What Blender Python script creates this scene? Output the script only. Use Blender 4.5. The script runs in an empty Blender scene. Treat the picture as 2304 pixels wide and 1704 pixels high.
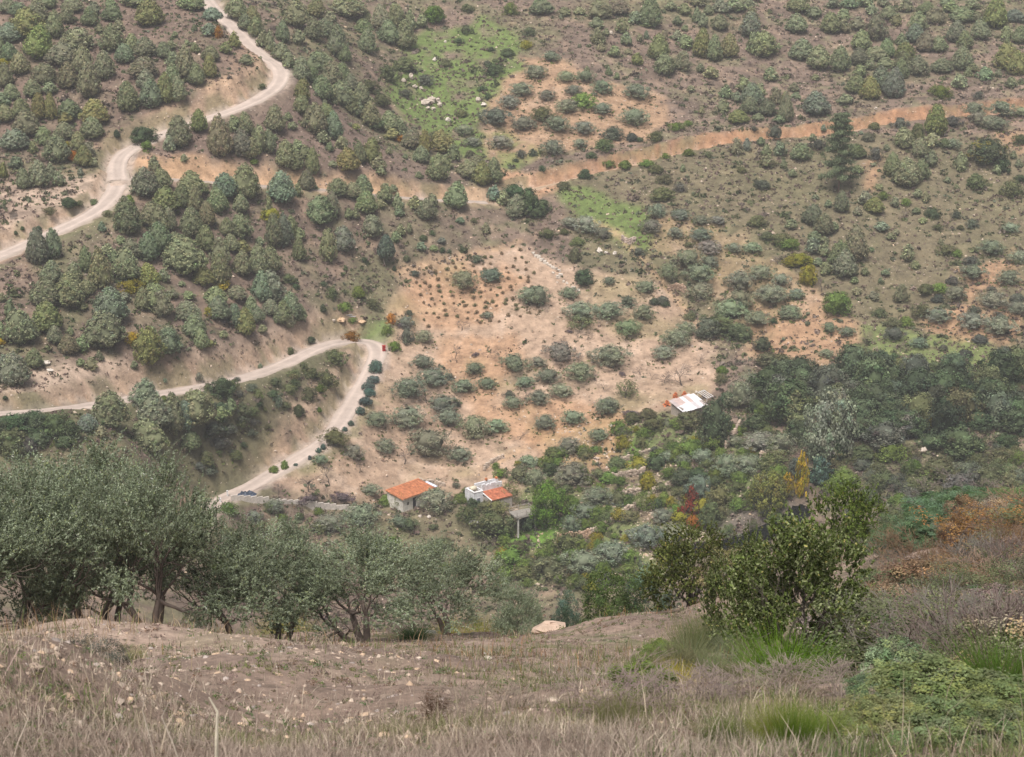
import bpy, math, random, re
import numpy as np
from mathutils import Vector, Matrix

# ------------------------------------------------------------------ camera, sky, sun, exposure
S = bpy.context.scene
COL = S.collection
CAMZ = 150.0
F_PX, CX, CY = 4400.0, 1152.0, 852.0      # lens measured in photo pixels (photo 2304 x 1704)
PITCH = math.radians(-19.0)
cam = bpy.data.cameras.new('camera')
cam.sensor_width = 36.0
cam.lens = 36.0 * F_PX / 2304.0
cam.clip_start, cam.clip_end = 0.3, 3000.0
camo = bpy.data.objects.new('camera', cam)
cam.dof.use_dof = True; cam.dof.focus_distance = 330.0; cam.dof.aperture_fstop = 11.0
camo.location = (0, 0, CAMZ)
camo.rotation_euler = (math.radians(90) + PITCH, 0, 0)
COL.objects.link(camo)
S.camera = camo

SUN_EL, SUN_AZ = math.radians(64), math.radians(200)   # azimuth clockwise from +Y
W = bpy.data.worlds.new('World'); S.world = W; W.use_nodes = True
wn = W.node_tree.nodes; wl = W.node_tree.links
bg = wn['Background']
sky = wn.new('ShaderNodeTexSky'); sky.sky_type = 'NISHITA'; sky.sun_disc = False
sky.sun_elevation = SUN_EL; sky.sun_rotation = SUN_AZ
sky.air_density = 1.0; sky.dust_density = 4.0; sky.ozone_density = 1.0
hs = wn.new('ShaderNodeHueSaturation'); hs.inputs['Saturation'].default_value = 0.38   # thin even cloud takes the blue out of the sky light
wl.new(sky.outputs[0], hs.inputs['Color']); wl.new(hs.outputs[0], bg.inputs[0]); bg.inputs[1].default_value = 0.078
sun = bpy.data.lights.new('sun', 'SUN'); sun.energy = 3.0; sun.angle = math.radians(22); sun.color = (1.0, 0.935, 0.88)
suno = bpy.data.objects.new('sun', sun); COL.objects.link(suno)
sd = Vector((math.sin(SUN_AZ) * math.cos(SUN_EL), math.cos(SUN_AZ) * math.cos(SUN_EL), math.sin(SUN_EL)))
suno.rotation_euler = sd.to_track_quat('Z', 'Y').to_euler(); suno.location = (0, 0, 300)
S.view_settings.view_transform = 'Standard'; S.view_settings.look = 'None'
S.view_settings.exposure = 0.62; S.view_settings.gamma = 1.0; S.view_settings.use_curve_mapping = False
S.cycles.max_bounces = 5; S.cycles.diffuse_bounces = 3; S.cycles.transmission_bounces = 3
S.cycles.volume_bounces = 0; S.cycles.transparent_max_bounces = 4

# ------------------------------------------------------------------ helpers
RS = np.random.RandomState(7)
rnd = random.Random(11)
cp, sp = math.cos(PITCH), math.sin(PITCH)

def ray(px, py):
    """world direction of a photo pixel, scaled so that its Y is 1"""
    px = np.asarray(px, float); py = np.asarray(py, float)
    a = (px - CX) / F_PX; b = -(py - CY) / F_PX
    y = cp - b * sp; z = sp + b * cp
    return a / y, z / y

def depth_of(y, z):                      # distance along the lens axis
    return y * cp + (z - CAMZ) * sp

def vnoise(x, y, seed=0):
    """smooth value noise, vectorised, -1..1"""
    xi = np.floor(x).astype(np.int64); yi = np.floor(y).astype(np.int64)
    fx = x - xi; fy = y - yi
    fx = fx * fx * (3 - 2 * fx); fy = fy * fy * (3 - 2 * fy)
    def h(a, b):
        n = (a * 374761393 + b * 668265263 + seed * 1442695041) & 0xffffffff
        n = ((n ^ (n >> 13)) * 1274126177) & 0xffffffff
        return ((n ^ (n >> 16)) & 0xffff) / 32767.5 - 1.0
    return ((h(xi, yi) * (1 - fx) + h(xi + 1, yi) * fx) * (1 - fy) + (h(xi, yi + 1) * (1 - fx) + h(xi + 1, yi + 1) * fx) * fy)

def fbm(x, y, sc, oct=4, seed=0):
    v = 0; a = 1; t = 0
    for k in range(oct):
        v = v + a * vnoise(x / sc * 2 ** k + 17.3 * k, y / sc * 2 ** k - 9.1 * k, seed + k); t += a; a *= 0.55
    return v / t

def sstep(a, b, x):
    t = np.clip((x - a) / (b - a), 0, 1); return t * t * (3 - 2 * t)

def mesh_np(name, verts, faces, tint=None, mat=None, smooth=False):
    """verts (N,3), faces (M,k) k = 3 or 4; tint (N,3) stored as a colour attribute"""
    verts = np.asarray(verts, np.float32); faces = np.asarray(faces, np.int32)
    me = bpy.data.meshes.new(name)
    n, k = faces.shape
    me.vertices.add(len(verts)); me.vertices.foreach_set('co', verts.ravel())
    me.loops.add(n * k); me.loops.foreach_set('vertex_index', faces.ravel())
    me.polygons.add(n); me.polygons.foreach_set('loop_start', np.arange(0, n * k, k, dtype=np.int32))
    if smooth: me.polygons.foreach_set('use_smooth', np.ones(n, bool))
    me.update(calc_edges=True)
    if tint is not None:
        at = me.color_attributes.new('tint', 'FLOAT_COLOR', 'POINT')
        c = np.ones((len(verts), 4), np.float32); c[:, :3] = tint
        at.data.foreach_set('color', c.ravel())
    if mat: me.materials.append(mat)
    return me

def link(name, me, parent=None, loc=None, rot=None, scale=None, color=None):
    o = bpy.data.objects.new(name, me); COL.objects.link(o)
    if parent: o.parent = parent
    if loc is not None: o.location = loc
    if rot is not None: o.rotation_euler = rot
    if scale is not None: o.scale = scale
    if color is not None: o.color = (*color, 1)
    return o

USED = {}
def tag(o, label=None, cat=None, group=None, kind=None):
    if label and label in USED and group and 'percent' in label:      # two neighbours in the same place: say which is the other one
        for a_, b_ in (('weedy', 'tufted'), ('leafy', 'smaller leafy'), ('leafless', 'second leafless'), ('dry', 'second dry'), ('tangled', 'second tangled')):
            if a_ in label and label.replace(a_, b_) not in USED: label = label.replace(a_, b_); break
    if label: o['label'] = label; USED[label] = USED.get(label, 0) + 1
    if cat: o['category'] = cat
    if group: o['group'] = group
    if kind: o['kind'] = kind
    return o

def thing(name, label, cat, loc, rotz=0, group=None, scale=None):
    return tag(link(name, None, loc=loc, rot=(0, 0, rotz), scale=scale), label, cat, group)

class MB:
    """collects boxes, tubes and quads with a tint each"""
    def __init__(s): s.v = []; s.f = []; s.t = []
    def add(s, vs, fs, tint=(1, 1, 1)):
        b = len(s.v); s.v += [tuple(v) for v in vs]; s.f += [tuple(i + b for i in f) for f in fs]; s.t += [tint] * len(vs)
    def box(s, c, d, rz=0, tint=(1, 1, 1), M=None, jit=0):
        x, y, z = d[0] / 2, d[1] / 2, d[2] / 2
        vs = [Vector((a * x, b * y, e * z)) for e in (-1, 1) for a, b in ((-1, -1), (1, -1), (1, 1), (-1, 1))]
        if jit: vs = [v + Vector([rnd.uniform(-jit, jit) for _ in range(3)]) for v in vs]
        R = Matrix.Rotation(rz, 3, 'Z') if M is None else M
        vs = [R @ v + Vector(c) for v in vs]
        s.add(vs, [(0, 3, 2, 1), (4, 5, 6, 7), (0, 1, 5, 4), (1, 2, 6, 5), (2, 3, 7, 6), (3, 0, 4, 7)], tint)
    def tube(s, pts, rad, n=6, tint=(1, 1, 1), cap=True):
        pts = [Vector(p) for p in pts]; b = len(s.v); vs = []; fs = []
        for i, p in enumerate(pts):
            d = (pts[min(i + 1, len(pts) - 1)] - pts[max(i - 1, 0)]).normalized()
            u = d.cross(Vector((0.31, 0.95, 0.05))).normalized(); w = d.cross(u)
            r = rad[i] if hasattr(rad, '__len__') else rad
            vs += [p + (u * math.cos(2 * math.pi * k / n) + w * math.sin(2 * math.pi * k / n)) * r for k in range(n)]
        for i in range(len(pts) - 1):
            for k in range(n):
                fs.append((i * n + k, i * n + (k + 1) % n, (i + 1) * n + (k + 1) % n, (i + 1) * n + k))
        if cap: fs.append(tuple(range(n))[::-1]); fs.append(tuple(range(len(vs) - n, len(vs))))
        s.add(vs, fs, tint)
    def mesh(s, name, mat, smooth=False):
        me = bpy.data.meshes.new(name); me.from_pydata([tuple(v) for v in s.v], [], s.f)
        at = me.color_attributes.new('tint', 'FLOAT_COLOR', 'POINT')
        at.data.foreach_set('color', np.array([(*t, 1) for t in s.t], np.float32).ravel())
        if smooth: me.polygons.foreach_set('use_smooth', [True] * len(me.polygons))
        me.materials.append(mat); me.update(); return me
    def obj(s, name, mat, parent=None, smooth=False, **k): return link(name, s.mesh(name, mat, smooth), parent, **k)

# ------------------------------------------------------------------ materials
def new_mat(name, rough=0.85):
    m = bpy.data.materials.new(name); m.use_nodes = True
    nt = m.node_tree; b = nt.nodes['Principled BSDF']; b.inputs['Roughness'].default_value = rough
    b.inputs['Specular IOR Level'].default_value = 0.25
    return m, nt, b
def node(nt, t, **k):
    n = nt.nodes.new(t)
    for a, v in k.items(): setattr(n, a, v)
    return n
def mixc(nt, mode, fac, a, b):
    n = node(nt, 'ShaderNodeMix', data_type='RGBA', blend_type=mode)
    for sck, v in ((n.inputs[0], fac), (n.inputs[6], a), (n.inputs[7], b)):
        if hasattr(v, 'links'): nt.links.new(v, sck)
        elif hasattr(v, '__len__'): sck.default_value = (*v, 1)
        else: sck.default_value = v
    return n.outputs[2]
def noise(nt, scale, detail=4, rough=0.6, coord='Object', vec=None):
    tc = node(nt, 'ShaderNodeTexCoord'); n = node(nt, 'ShaderNodeTexNoise')
    n.inputs['Scale'].default_value = scale; n.inputs['Detail'].default_value = detail; n.inputs['Roughness'].default_value = rough
    nt.links.new(tc.outputs[coord], n.inputs['Vector']); return n.outputs[0]
def ramp(nt, x, stops):
    r = node(nt, 'ShaderNodeValToRGB'); nt.links.new(x, r.inputs[0])
    e = r.color_ramp.elements
    e[0].position, e[0].color = stops[0][0], (*[stops[0][1]] * 3, 1) if not hasattr(stops[0][1], '__len__') else (*stops[0][1], 1)
    e[1].position, e[1].color = stops[-1][0], (*[stops[-1][1]] * 3, 1) if not hasattr(stops[-1][1], '__len__') else (*stops[-1][1], 1)
    for p, c in stops[1:-1]:
        q = e.new(p); q.color = (*[c] * 3, 1) if not hasattr(c, '__len__') else (*c, 1)
    return r.outputs[0]
def bump(nt, b, h, strength, dist):
    n = node(nt, 'ShaderNodeBump'); n.inputs['Strength'].default_value = strength; n.inputs['Distance'].default_value = dist
    nt.links.new(h, n.inputs['Height']); nt.links.new(n.outputs[0], b.inputs['Normal'])
def attr(nt, name='tint'):
    a = node(nt, 'ShaderNodeAttribute', attribute_name=name); return a.outputs['Color']

def mat_tinted(name, rough=0.85, nscale=6, nlo=0.75, nhi=1.2, bmp=0.3, bdist=0.02, objcol=False):
    """colour = tint attribute (x object colour) x procedural mottling"""
    m, nt, b = new_mat(name, rough)
    c = attr(nt)
    if objcol:
        oi = node(nt, 'ShaderNodeObjectInfo'); c = mixc(nt, 'MULTIPLY', 1.0, c, oi.outputs['Color'])
    n = noise(nt, nscale, 5, 0.65)
    c = mixc(nt, 'MULTIPLY', 1.0, c, ramp(nt, n, [(0.3, nlo), (0.7, nhi)]))
    nt.links.new(c, b.inputs['Base Color'])
    if bmp: bump(nt, b, n, bmp, bdist)
    return m

def mat_leaf(name, trans=0.25):
    m = bpy.data.materials.new(name); m.use_nodes = True; nt = m.node_tree
    nt.nodes.remove(nt.nodes['Principled BSDF'])
    oi = node(nt, 'ShaderNodeObjectInfo')
    c = mixc(nt, 'MULTIPLY', 1.0, attr(nt), oi.outputs['Color'])
    d = node(nt, 'ShaderNodeBsdfDiffuse'); t = node(nt, 'ShaderNodeBsdfTranslucent')
    mx = node(nt, 'ShaderNodeMixShader'); mx.inputs[0].default_value = trans
    nt.links.new(c, d.inputs[0]); nt.links.new(c, t.inputs[0])
    nt.links.new(d.outputs[0], mx.inputs[1]); nt.links.new(t.outputs[0], mx.inputs[2])
    nt.links.new(mx.outputs[0], nt.nodes['Material Output'].inputs[0]); return m

M_LEAF = mat_leaf('leaves')
M_TWIG = mat_tinted('twigs', 0.95, 8, 0.8, 1.2, 0, 0, True)
M_BARK = mat_tinted('bark', 0.95, 9, 0.6, 1.3, 0.6, 0.03, True)
M_STONE = mat_tinted('stone', 0.92, 3, 0.7, 1.2, 0.5, 0.05)
M_PAINT = mat_tinted('limewash', 0.85, 1.3, 0.60, 1.08, 0.2, 0.01)
M_TILE = mat_tinted('roof_tile', 0.85, 1.4, 0.60, 1.2, 0.3, 0.02)
M_METAL = mat_tinted('sheet_metal', 0.5, 1.5, 0.8, 1.1, 0.1, 0.01)
M_WOOD = mat_tinted('old_wood', 0.9, 5, 0.7, 1.2, 0.3, 0.01)
# ------------------------------------------------------------------ terrain
# control points: (photo x, photo y, metres away along +Y)
CP = [(905,1157,318),(1060,1150,319),(1150,1200,312),(1200,1250,305),(1200,1330,294),(700,1200,305),(600,1130,315),(480,1130,310),
(1400,1200,306),(1400,1100,320),(1400,1000,335),(1600,1100,314),(1750,1190,300),(1620,1210,300),(1800,1100,305),
(1540,920,345),(1200,950,345),(900,1000,338),(850,900,345),(1200,850,357),(1200,750,370),(1200,650,382),(1150,560,396),(1500,700,378),(1600,820,360),(1000,700,375),
(1300,500,405),(1170,420,418),(1250,330,436),(1250,200,460),(1250,100,480),(1250,0,505),
(1000,350,425),(950,230,450),(900,100,475),(900,0,500),
(640,170,418),(500,240,400),(300,320,385),(255,430,365),(100,500,352),(0,560,342),(0,300,385),(200,150,410),(0,0,440),(300,0,445),(480,0,455),(200,250,393),
(750,100,447),(700,0,478),(850,300,425),(700,300,405),(650,400,390),(1050,440,408),(400,390,378),(850,420,398),(800,550,382),(850,650,375),(600,550,370),(400,500,362),(200,600,342),(100,700,325),(300,700,332),(500,700,345),(700,700,360),(650,800,347),(400,870,320),(200,900,305),(0,915,294),(0,800,310),(0,1000,282),(300,1000,295),(500,950,314),(650,900,334),(740,960,332),(300,1150,278),(0,1200,264),(600,1250,298),
(1700,950,335),(1900,930,332),(2000,1000,322),(2200,950,332),(1900,1080,308),(2100,1100,302),(2304,1100,300),(2304,880,347),(2100,850,350),(1900,830,354),(1750,800,362),(1700,650,385),(1950,700,378),(2200,700,375),(2304,500,410),(2000,500,408),(1750,500,405),(1500,480,408),(1500,345,433),(1800,298,445),(2100,258,455),(2304,240,460),(1600,200,470),(1900,150,485),(2200,100,495),(1600,0,515),(2000,0,525),(2304,0,530),
(-600,1200,250),(-600,900,285),(-600,500,345),(-600,0,440),(2900,1100,300),(2900,700,372),(2900,200,468),(2900,-200,570),(-600,-400,570),(0,-400,565),(600,-400,590),(1250,-400,610),(2000,-400,635),(2900,-600,720)]
cpx = []
for px, py, D in CP:
    a, s_ = ray(px, py); cpx.append((a * D, D, s_ * D))
cpx += [(0,150,-92),(-60,150,-86),(60,150,-92),(0,220,-122),(-80,220,-112),(80,220,-116),(130,150,-84),(-130,150,-78),(0,255,-133),(60,255,-130),(0,100,-66),(-80,100,-62),(80,100,-62)]
cpx = np.array(cpx)
def _tps(P, Z, lam=25.0):
    n = len(P); d2 = ((P[:, None] - P[None]) ** 2).sum(-1); K = 0.5 * d2 * np.log(d2 + 1e-9); K[d2 == 0] = 0
    K = K + lam * np.eye(n)
    A = np.zeros((n + 3, n + 3)); A[:n, :n] = K; A[:n, n] = 1; A[:n, n + 1:] = P; A[n:, :n] = A[:n, n:].T
    return np.linalg.solve(A, np.concatenate([Z, np.zeros(3)]))
_w = _tps(cpx[:, :2], cpx[:, 2])
def far_z(x, y):
    out = _w[-3] + _w[-2] * x + _w[-1] * y
    for i in range(len(cpx)):
        d2 = (x - cpx[i, 0]) ** 2 + (y - cpx[i, 1]) ** 2
        out = out + _w[i] * 0.5 * d2 * np.log(d2 + 1e-9)
    return out
# the near hillside the picture is taken from: photo row -> distance
NR = [(1704,7.0),(1640,9),(1590,12),(1550,16),(1510,22),(1480,29),(1458,38),(1440,46),(1428,52)]
ny_ = [-20, 0]; nz_ = [4.5, -1.65]
for py, D in NR:
    ny_.append(D); nz_.append(float(ray(1152, py)[1]) * D)
ny_ += [55, 60, 75, 100]; nz_ += [nz_[-1] - 2.2, nz_[-1] - 5.5, nz_[-1] - 16, -66]
ny_ = np.array(ny_, float); nz_ = np.array(nz_, float)
def near_z(x, y):
    z = (np.interp(y - 1.0, ny_, nz_) + np.interp(y + 1.0, ny_, nz_) + np.interp(y, ny_, nz_)) / 3
    g = lambda cx_, cy_, sx, sy: np.exp(-((x - cx_) / sx) ** 2 - ((y - cy_) / sy) ** 2)
    z = z + 0.50 * g(-6.0, 25, 3.8, 4.5) + 0.75 * sstep(0, 4, x) * sstep(30, 50, y) * (1 - sstep(56, 66, y)) + 0.35 * g(-2.3, 20, 1.6, 3.0) - 0.35 * g(-1.5, 12, 1.2, 3) + 0.5 * g(-3.2, 11, 1.0, 2.5)
    z = z + np.clip(x - 4.5, 0, 30) * 0.32 * sstep(14, 40, y) * (1 - sstep(60, 100, y))
    z = z + (0.17 * fbm(x, y, 3.2, 5, 3) + 0.15 * fbm(x, y, 0.8, 4, 9)) * sstep(2, 6, y)
    return z
# roads -----------------------------------------------------------
ROADS = {
 'upper_track': (4.3, 1.3, [(-90,600),(0,562),(80,525),(160,493),(215,465),(252,430),(268,395),(262,360),(275,332),(310,310),(370,288),(440,262),(520,235),(590,208),(625,185),(637,160),(622,135),(590,112),(555,80),(525,50),(500,25),(475,5),(430,-60)]),
 'middle_track': (2.6, 1.2, [(268,392),(330,388),(400,387),(480,393),(560,402),(650,407),(760,415),(860,427),(960,434),(1050,442),(1098,447)]),
 'right_track': (2.6, 1.5, [(1098,447),(1150,428),(1200,412),(1290,386),(1380,367),(1480,345),(1580,320),(1700,306),(1800,300),(1900,286),(2000,266),(2100,257),(2200,250),(2304,240),(2420,232)]),
 'lower_track': (4.1, 1.2, [(-90,922),(0,915),(100,908),(200,898),(300,885),(400,870),(500,851),(600,827),(670,798),(720,765),(755,748),(795,742),(832,752),(850,778),(842,810),(820,850),(798,890),(772,930),(742,968),(700,1003),(650,1037),(600,1063),(540,1093),(480,1135),(430,1175)]),
}
NXF, NYF, SX, SY, X0, Y0 = 621, 621, 1.0, 1.0, -310.0, 50.0
gx = X0 + SX * np.arange(NXF); gy = Y0 + SY * np.arange(NYF)
GX, GY = np.meshgrid(gx, gy)
ZF = far_z(GX, GY)
bl = sstep(58, 105, GY)
ZF = ZF * bl + near_z(GX, GY) * (1 - bl)
ZF = ZF + sstep(150, 250, GY) * (1.1 * fbm(GX, GY, 40, 3, 21) + 0.55 * fbm(GX, GY, 7, 4, 5))
def bil(Z, x, y):
    u = np.clip((np.asarray(x, float) - X0) / SX, 0, NXF - 1.001); v = np.clip((np.asarray(y, float) - Y0) / SY, 0, NYF - 1.001)
    i = u.astype(int); j = v.astype(int); fu = u - i; fv = v - j
    return (Z[j, i] * (1 - fu) + Z[j, i + 1] * fu) * (1 - fv) + (Z[j + 1, i] * (1 - fu) + Z[j + 1, i + 1] * fu) * fv
def hit(px, py, lo=150.0, hi=660.0, Z=None):
    """first point of the far ground under a photo pixel"""
    Z = ZF if Z is None else Z
    px = np.atleast_1d(np.asarray(px, float)); py = np.atleast_1d(np.asarray(py, float))
    a, s_ = ray(px, py); D = np.arange(lo, hi, 0.5)
    x = a[:, None] * D; zr = s_[:, None] * D; below = zr < bil(Z, x, D[None].repeat(len(px), 0))
    k = np.where(below.any(1), below.argmax(1), len(D) - 1); d = D[k]
    return np.stack([a * d, d, bil(Z, a * d, d)], 1)
def smooth_line(P, step=1.0, it=3):
    P = np.asarray(P, float)
    for _ in range(it):
        Q = [P[0]]
        for i in range(len(P) - 1): Q += [P[i] * .75 + P[i + 1] * .25, P[i] * .25 + P[i + 1] * .75]
        Q.append(P[-1]); P = np.array(Q)
    d = np.r_[0, np.cumsum(np.linalg.norm(np.diff(P[:, :2], axis=0), axis=1))]
    t = np.arange(0, d[-1], step)
    return np.stack([np.interp(t, d, P[:, k]) for k in range(P.shape[1])], 1)
Z0 = ZF.copy(); CUT = np.zeros_like(ZF); FILL = np.zeros_like(ZF); ONROAD = np.full_like(ZF, 99.0)
LINES = {}
for nm, (wd, sink, pp) in ROADS.items():
    P = hit([p[0] for p in pp], [p[1] for p in pp], Z=Z0)
    L = smooth_line(P)
    k = np.ones(25) / 25
    zz = np.convolve(np.pad(L[:, 2], 12, 'edge'), k, 'valid'); L[:, 2] = zz - sink
    if nm == 'right_track' or nm == 'middle_track': L[:, 2] -= 0.3
    LINES[nm] = (wd, L)
# shared junction heights
def join(a, ia, b, ib, n=18):
    za = LINES[a][1][ia, 2]; Lb = LINES[b][1]; d = za - Lb[ib, 2]
    for k in range(n):
        j = ib + k if ib >= 0 else ib - k
        Lb[j, 2] += d * (1 - k / n)
Lu = LINES['upper_track'][1]; Lm = LINES['middle_track'][1]
join('upper_track', int(np.argmin(((Lu[:, :2] - Lm[0, :2]) ** 2).sum(1))), 'middle_track', 0)
join('middle_track', -1, 'right_track', 0)
for nm, (wd, L) in LINES.items():
    x0, x1 = L[:, 0].min() - 16, L[:, 0].max() + 16; y0, y1 = L[:, 1].min() - 16, L[:, 1].max() + 16
    i0, i1 = max(0, int((x0 - X0) / SX)), min(NXF, int((x1 - X0) / SX) + 1); j0, j1 = max(0, int((y0 - Y0) / SY)), min(NYF, int((y1 - Y0) / SY) + 1)
    xs = GX[j0:j1, i0:i1]; ys = GY[j0:j1, i0:i1]
    best = np.full(xs.shape, 1e9); zb = np.zeros(xs.shape)
    for p in L:
        d = (xs - p[0]) ** 2 + (ys - p[1]) ** 2; m = d < best
        best[m] = d[m]; zb[m] = p[2]
    d = np.sqrt(best); e = np.clip(d - wd / 2 - 0.5, 0, None)
    z = ZF[j0:j1, i0:i1]; jig = 0.25 * fbm(xs, ys, 2.5, 3, 77)
    up = zb + e * (1.9 if 'er_track' in nm else 2.3 if nm == 'right_track' else 1.6) + jig * np.clip(e, 0, 1); dn = zb - e * 0.75
    near = d < 8
    zn = np.where(near, np.clip(z, dn, up), z)
    CUT[j0:j1, i0:i1] = np.maximum(CUT[j0:j1, i0:i1], np.where(near & (z - up > -0.15), 1.0, 0))
    FILL[j0:j1, i0:i1] = np.maximum(FILL[j0:j1, i0:i1], np.where(near & (dn > z), 1.0, 0))
    ONROAD[j0:j1, i0:i1] = np.minimum(ONROAD[j0:j1, i0:i1], d - wd / 2)
    ZF[j0:j1, i0:i1] = np.where(d < wd / 2 + 0.9, zb - 0.12, zn)
# level ground under the buildings, a gully for the stream
def level(px, py, r, D=None, dz=0.0):
    p = hit(px, py)[0]; d = np.hypot(GX - p[0], GY - p[1]); m = 1 - sstep(r, r * 1.7, d)
    ZF[:] = ZF * (1 - m) + (p[2] + dz) * m
    return p
level(925, 1140, 5.5); level(1090, 1130, 5.5); level(1552, 925, 4.5)
creek = smooth_line(hit([1560,1620,1680,1740,1785,1815,1830,1880],[1225,1208,1195,1180,1150,1110,1075,1040]))
dc = np.full(GX.shape, 1e9)
for p in creek[::2]: dc = np.minimum(dc, np.hypot(GX - p[0], GY - p[1]))
ZF -= 1.5 * np.exp(-(dc / 5.0) ** 2)
# small stepped terraces in the garden and in the right-hand orchard
def pip(poly, x, y):
    inside = np.zeros(np.shape(x), bool); n = len(poly)
    for i in range(n):
        x1, y1 = poly[i]; x2, y2 = poly[(i + 1) % n]
        c = ((y1 > y) != (y2 > y)) & (x < (x2 - x1) * (y - y1) / (y2 - y1 + 1e-12) + x1); inside ^= c
    return inside
def wpoly(pp): return [(a[0], a[1]) for a in hit([p[0] for p in pp], [p[1] for p in pp], Z=Z0)]
def soft(pp, wob=2.5, seed=0):
    xs = GX + wob * fbm(GX, GY, 9, 3, seed + 50) + 1.6 * fbm(GX, GY, 2.6, 2, seed + 51); ys = GY + wob * fbm(GX, GY, 9, 3, seed + 90) + 1.6 * fbm(GX, GY, 2.6, 2, seed + 91)
    m = pip(wpoly(pp), xs, ys).astype(float)
    for _ in range(1):
        m = (m + np.roll(m, 1, 0) + np.roll(m, -1, 0) + np.roll(m, 1, 1) + np.roll(m, -1, 1)) / 5
    return m
def terrace(pp, step, seed):
    m = soft(pp, 2, seed); h = ZF / step + 0.35 * fbm(GX, GY, 14, 2, seed); f = h - np.floor(h)
    g = sstep(0.55, 0.95, f) - f
    ZF[:] += m * g * step * 0.7
terrace([(1210,1010),(1420,960),(1500,960),(1720,960),(1700,1120),(1560,1200),(1450,1290),(1200,1290),(1120,1200)], 2.2, 3)
terrace([(1980,540),(2304,540),(2304,790),(2050,760),(1960,700)], 2.4, 4)
terrace([(1480,600),(1650,560),(1950,740),(1900,830),(1650,800)], 2.6, 5)

PATHS = [([(885,705),(1000,692),(1090,680)], 'o'), ([(1080,1066),(1130,1032),(1180,1008),(1300,985),(1440,945)], 'o'), ([(1000,1103),(1060,1085),(1100,1052)], 'd'), ([(895,612),(980,590),(1080,565),(1175,543)], 'o'), ([(880,790),(950,860),(1000,925),(1080,962),(1140,1015)], 'd'),
 ([(1210,660),(1330,655),(1430,690)], 'd'), ([(1390,770),(1470,745),(1545,720)], 'd'), ([(1000,840),(1130,850),(1250,860),(1400,880)], 'd'), ([(1330,500),(1400,530),(1450,590),(1530,680),(1600,760)], 'o'), ([(860,830),(900,900),(930,960)], 'd'), ([(1150,700),(1260,715),(1370,760)], 'd')]
PM = {'o': np.zeros_like(ZF), 'd': np.zeros_like(ZF)}
for pp, k_ in PATHS:
    L_ = smooth_line(hit([q[0] for q in pp], [q[1] for q in pp], Z=Z0), .8, 2)
    for q in L_:
        i_ = int((q[0] - X0) / SX); j_ = int((q[1] - Y0) / SY); sl = (slice(max(j_ - 4, 0), j_ + 5), slice(max(i_ - 4, 0), i_ + 5))
        d_ = np.hypot(GX[sl] - q[0], GY[sl] - q[1]); PM[k_][sl] = np.maximum(PM[k_][sl], np.exp(-(d_ / .95) ** 2))
ZF -= .28 * PM['o'] + .22 * PM['d']
# ------------------------------------------------------------------ ground colours (real soil and plant colours, no shading)
def C(*a): return np.array(a, float)
SCRUB, SCRUB2, OLIVEG = C(.185,.135,.105), C(.125,.092,.070), C(.135,.130,.068)
TAN, TAN2, ORANGE, RUST = C(.40,.285,.205), C(.33,.23,.16), C(.39,.225,.125), C(.34,.155,.07)
GREEN, GREEN2, ROADC, PALE = C(.125,.175,.050), C(.155,.155,.08), C(.41,.34,.295), C(.43,.325,.25)
rgb = np.zeros(GX.shape + (3,))
def lerp(mask, col, amt=1.0):
    m = np.clip(mask * amt, 0, 1)[..., None]; rgb[:] = rgb * (1 - m) + col * m
n1 = fbm(GX, GY, 22, 4, 1); n2 = fbm(GX, GY, 6, 4, 2); n3 = fbm(GX, GY, 2.2, 3, 6); n4 = fbm(GX, GY, 60, 3, 12)
rgb[:] = SCRUB
lerp(sstep(-.15, .35, n2), SCRUB2, .7); lerp(sstep(0, .45, n1), OLIVEG, .75); lerp(sstep(.05, .5, n3), TAN2, .40); lerp(sstep(.05, .45, fbm(GX, GY, 3.5, 3, 141)), GREEN2, .55)
# broad zones
lerp(soft([(1250,380),(1700,320),(2304,300),(2304,900),(1250,560)], 6, 1), C(.148,.130,.074), .75)     # right hill: browner green
lerp(soft([(890,150),(960,70),(1100,40),(1180,90),(1150,200),(1080,260),(1180,370),(1130,390),(1040,350),(930,280),(870,200)], 5, 2) * sstep(-.7, -.05, n2 + .4 * n3), GREEN, .95)
lerp(soft([(1230,430),(1330,420),(1450,480),(1480,560),(1400,560),(1300,520)], 4, 3) * sstep(-.8, 0, n2), GREEN, .9)
lerp(soft([(1850,800),(1950,770),(2100,820),(2304,830),(2304,940),(1900,880),(1800,870)], 5, 4) * sstep(-.5, .2, n2), GREEN2, .8)
lerp(soft([(1950,740),(2150,760),(2304,800),(2304,880),(2050,890),(1950,850)], 5, 44) * sstep(-.8, -.1, n3), C(.15,.185,.065), .9)
lerp(soft([(560,560),(880,560),(900,700),(700,700),(620,640)], 5, 5) * sstep(-.3, .4, n2), GREEN2, .45)
lerp(soft([(0,900),(480,850),(720,790),(700,850),(500,990),(430,1060),(0,1030)], 5, 6) * sstep(-.5, .3, n2), C(.115,.12,.055), .75)
lerp(soft([(60,540),(230,480),(280,440),(330,500),(280,560),(160,620),(60,600)], 3, 7) * sstep(-.5, .2, n2), GREEN2, .7)
lerp(soft([(1200,960),(1450,950),(1750,950),(1700,1150),(1480,1320),(1180,1320),(1130,1180)], 5, 8), C(.20,.15,.10), .8)
lerp(soft([(1200,960),(1450,950),(1750,950),(1700,1150),(1480,1320),(1180,1320),(1130,1180)], 5, 8) * sstep(-.5, .2, n2), C(.135,.17,.062), .85)
lerp(soft([(1120,1195),(1240,1180),(1260,1200),(1200,1230),(1130,1225)], 1.5, 9), C(.12,.22,.035), .95)
lerp(soft([(1395,965),(1440,955),(1450,1000),(1425,1050),(1395,1040)], 1.5, 10), C(.12,.20,.04), .85)
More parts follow.
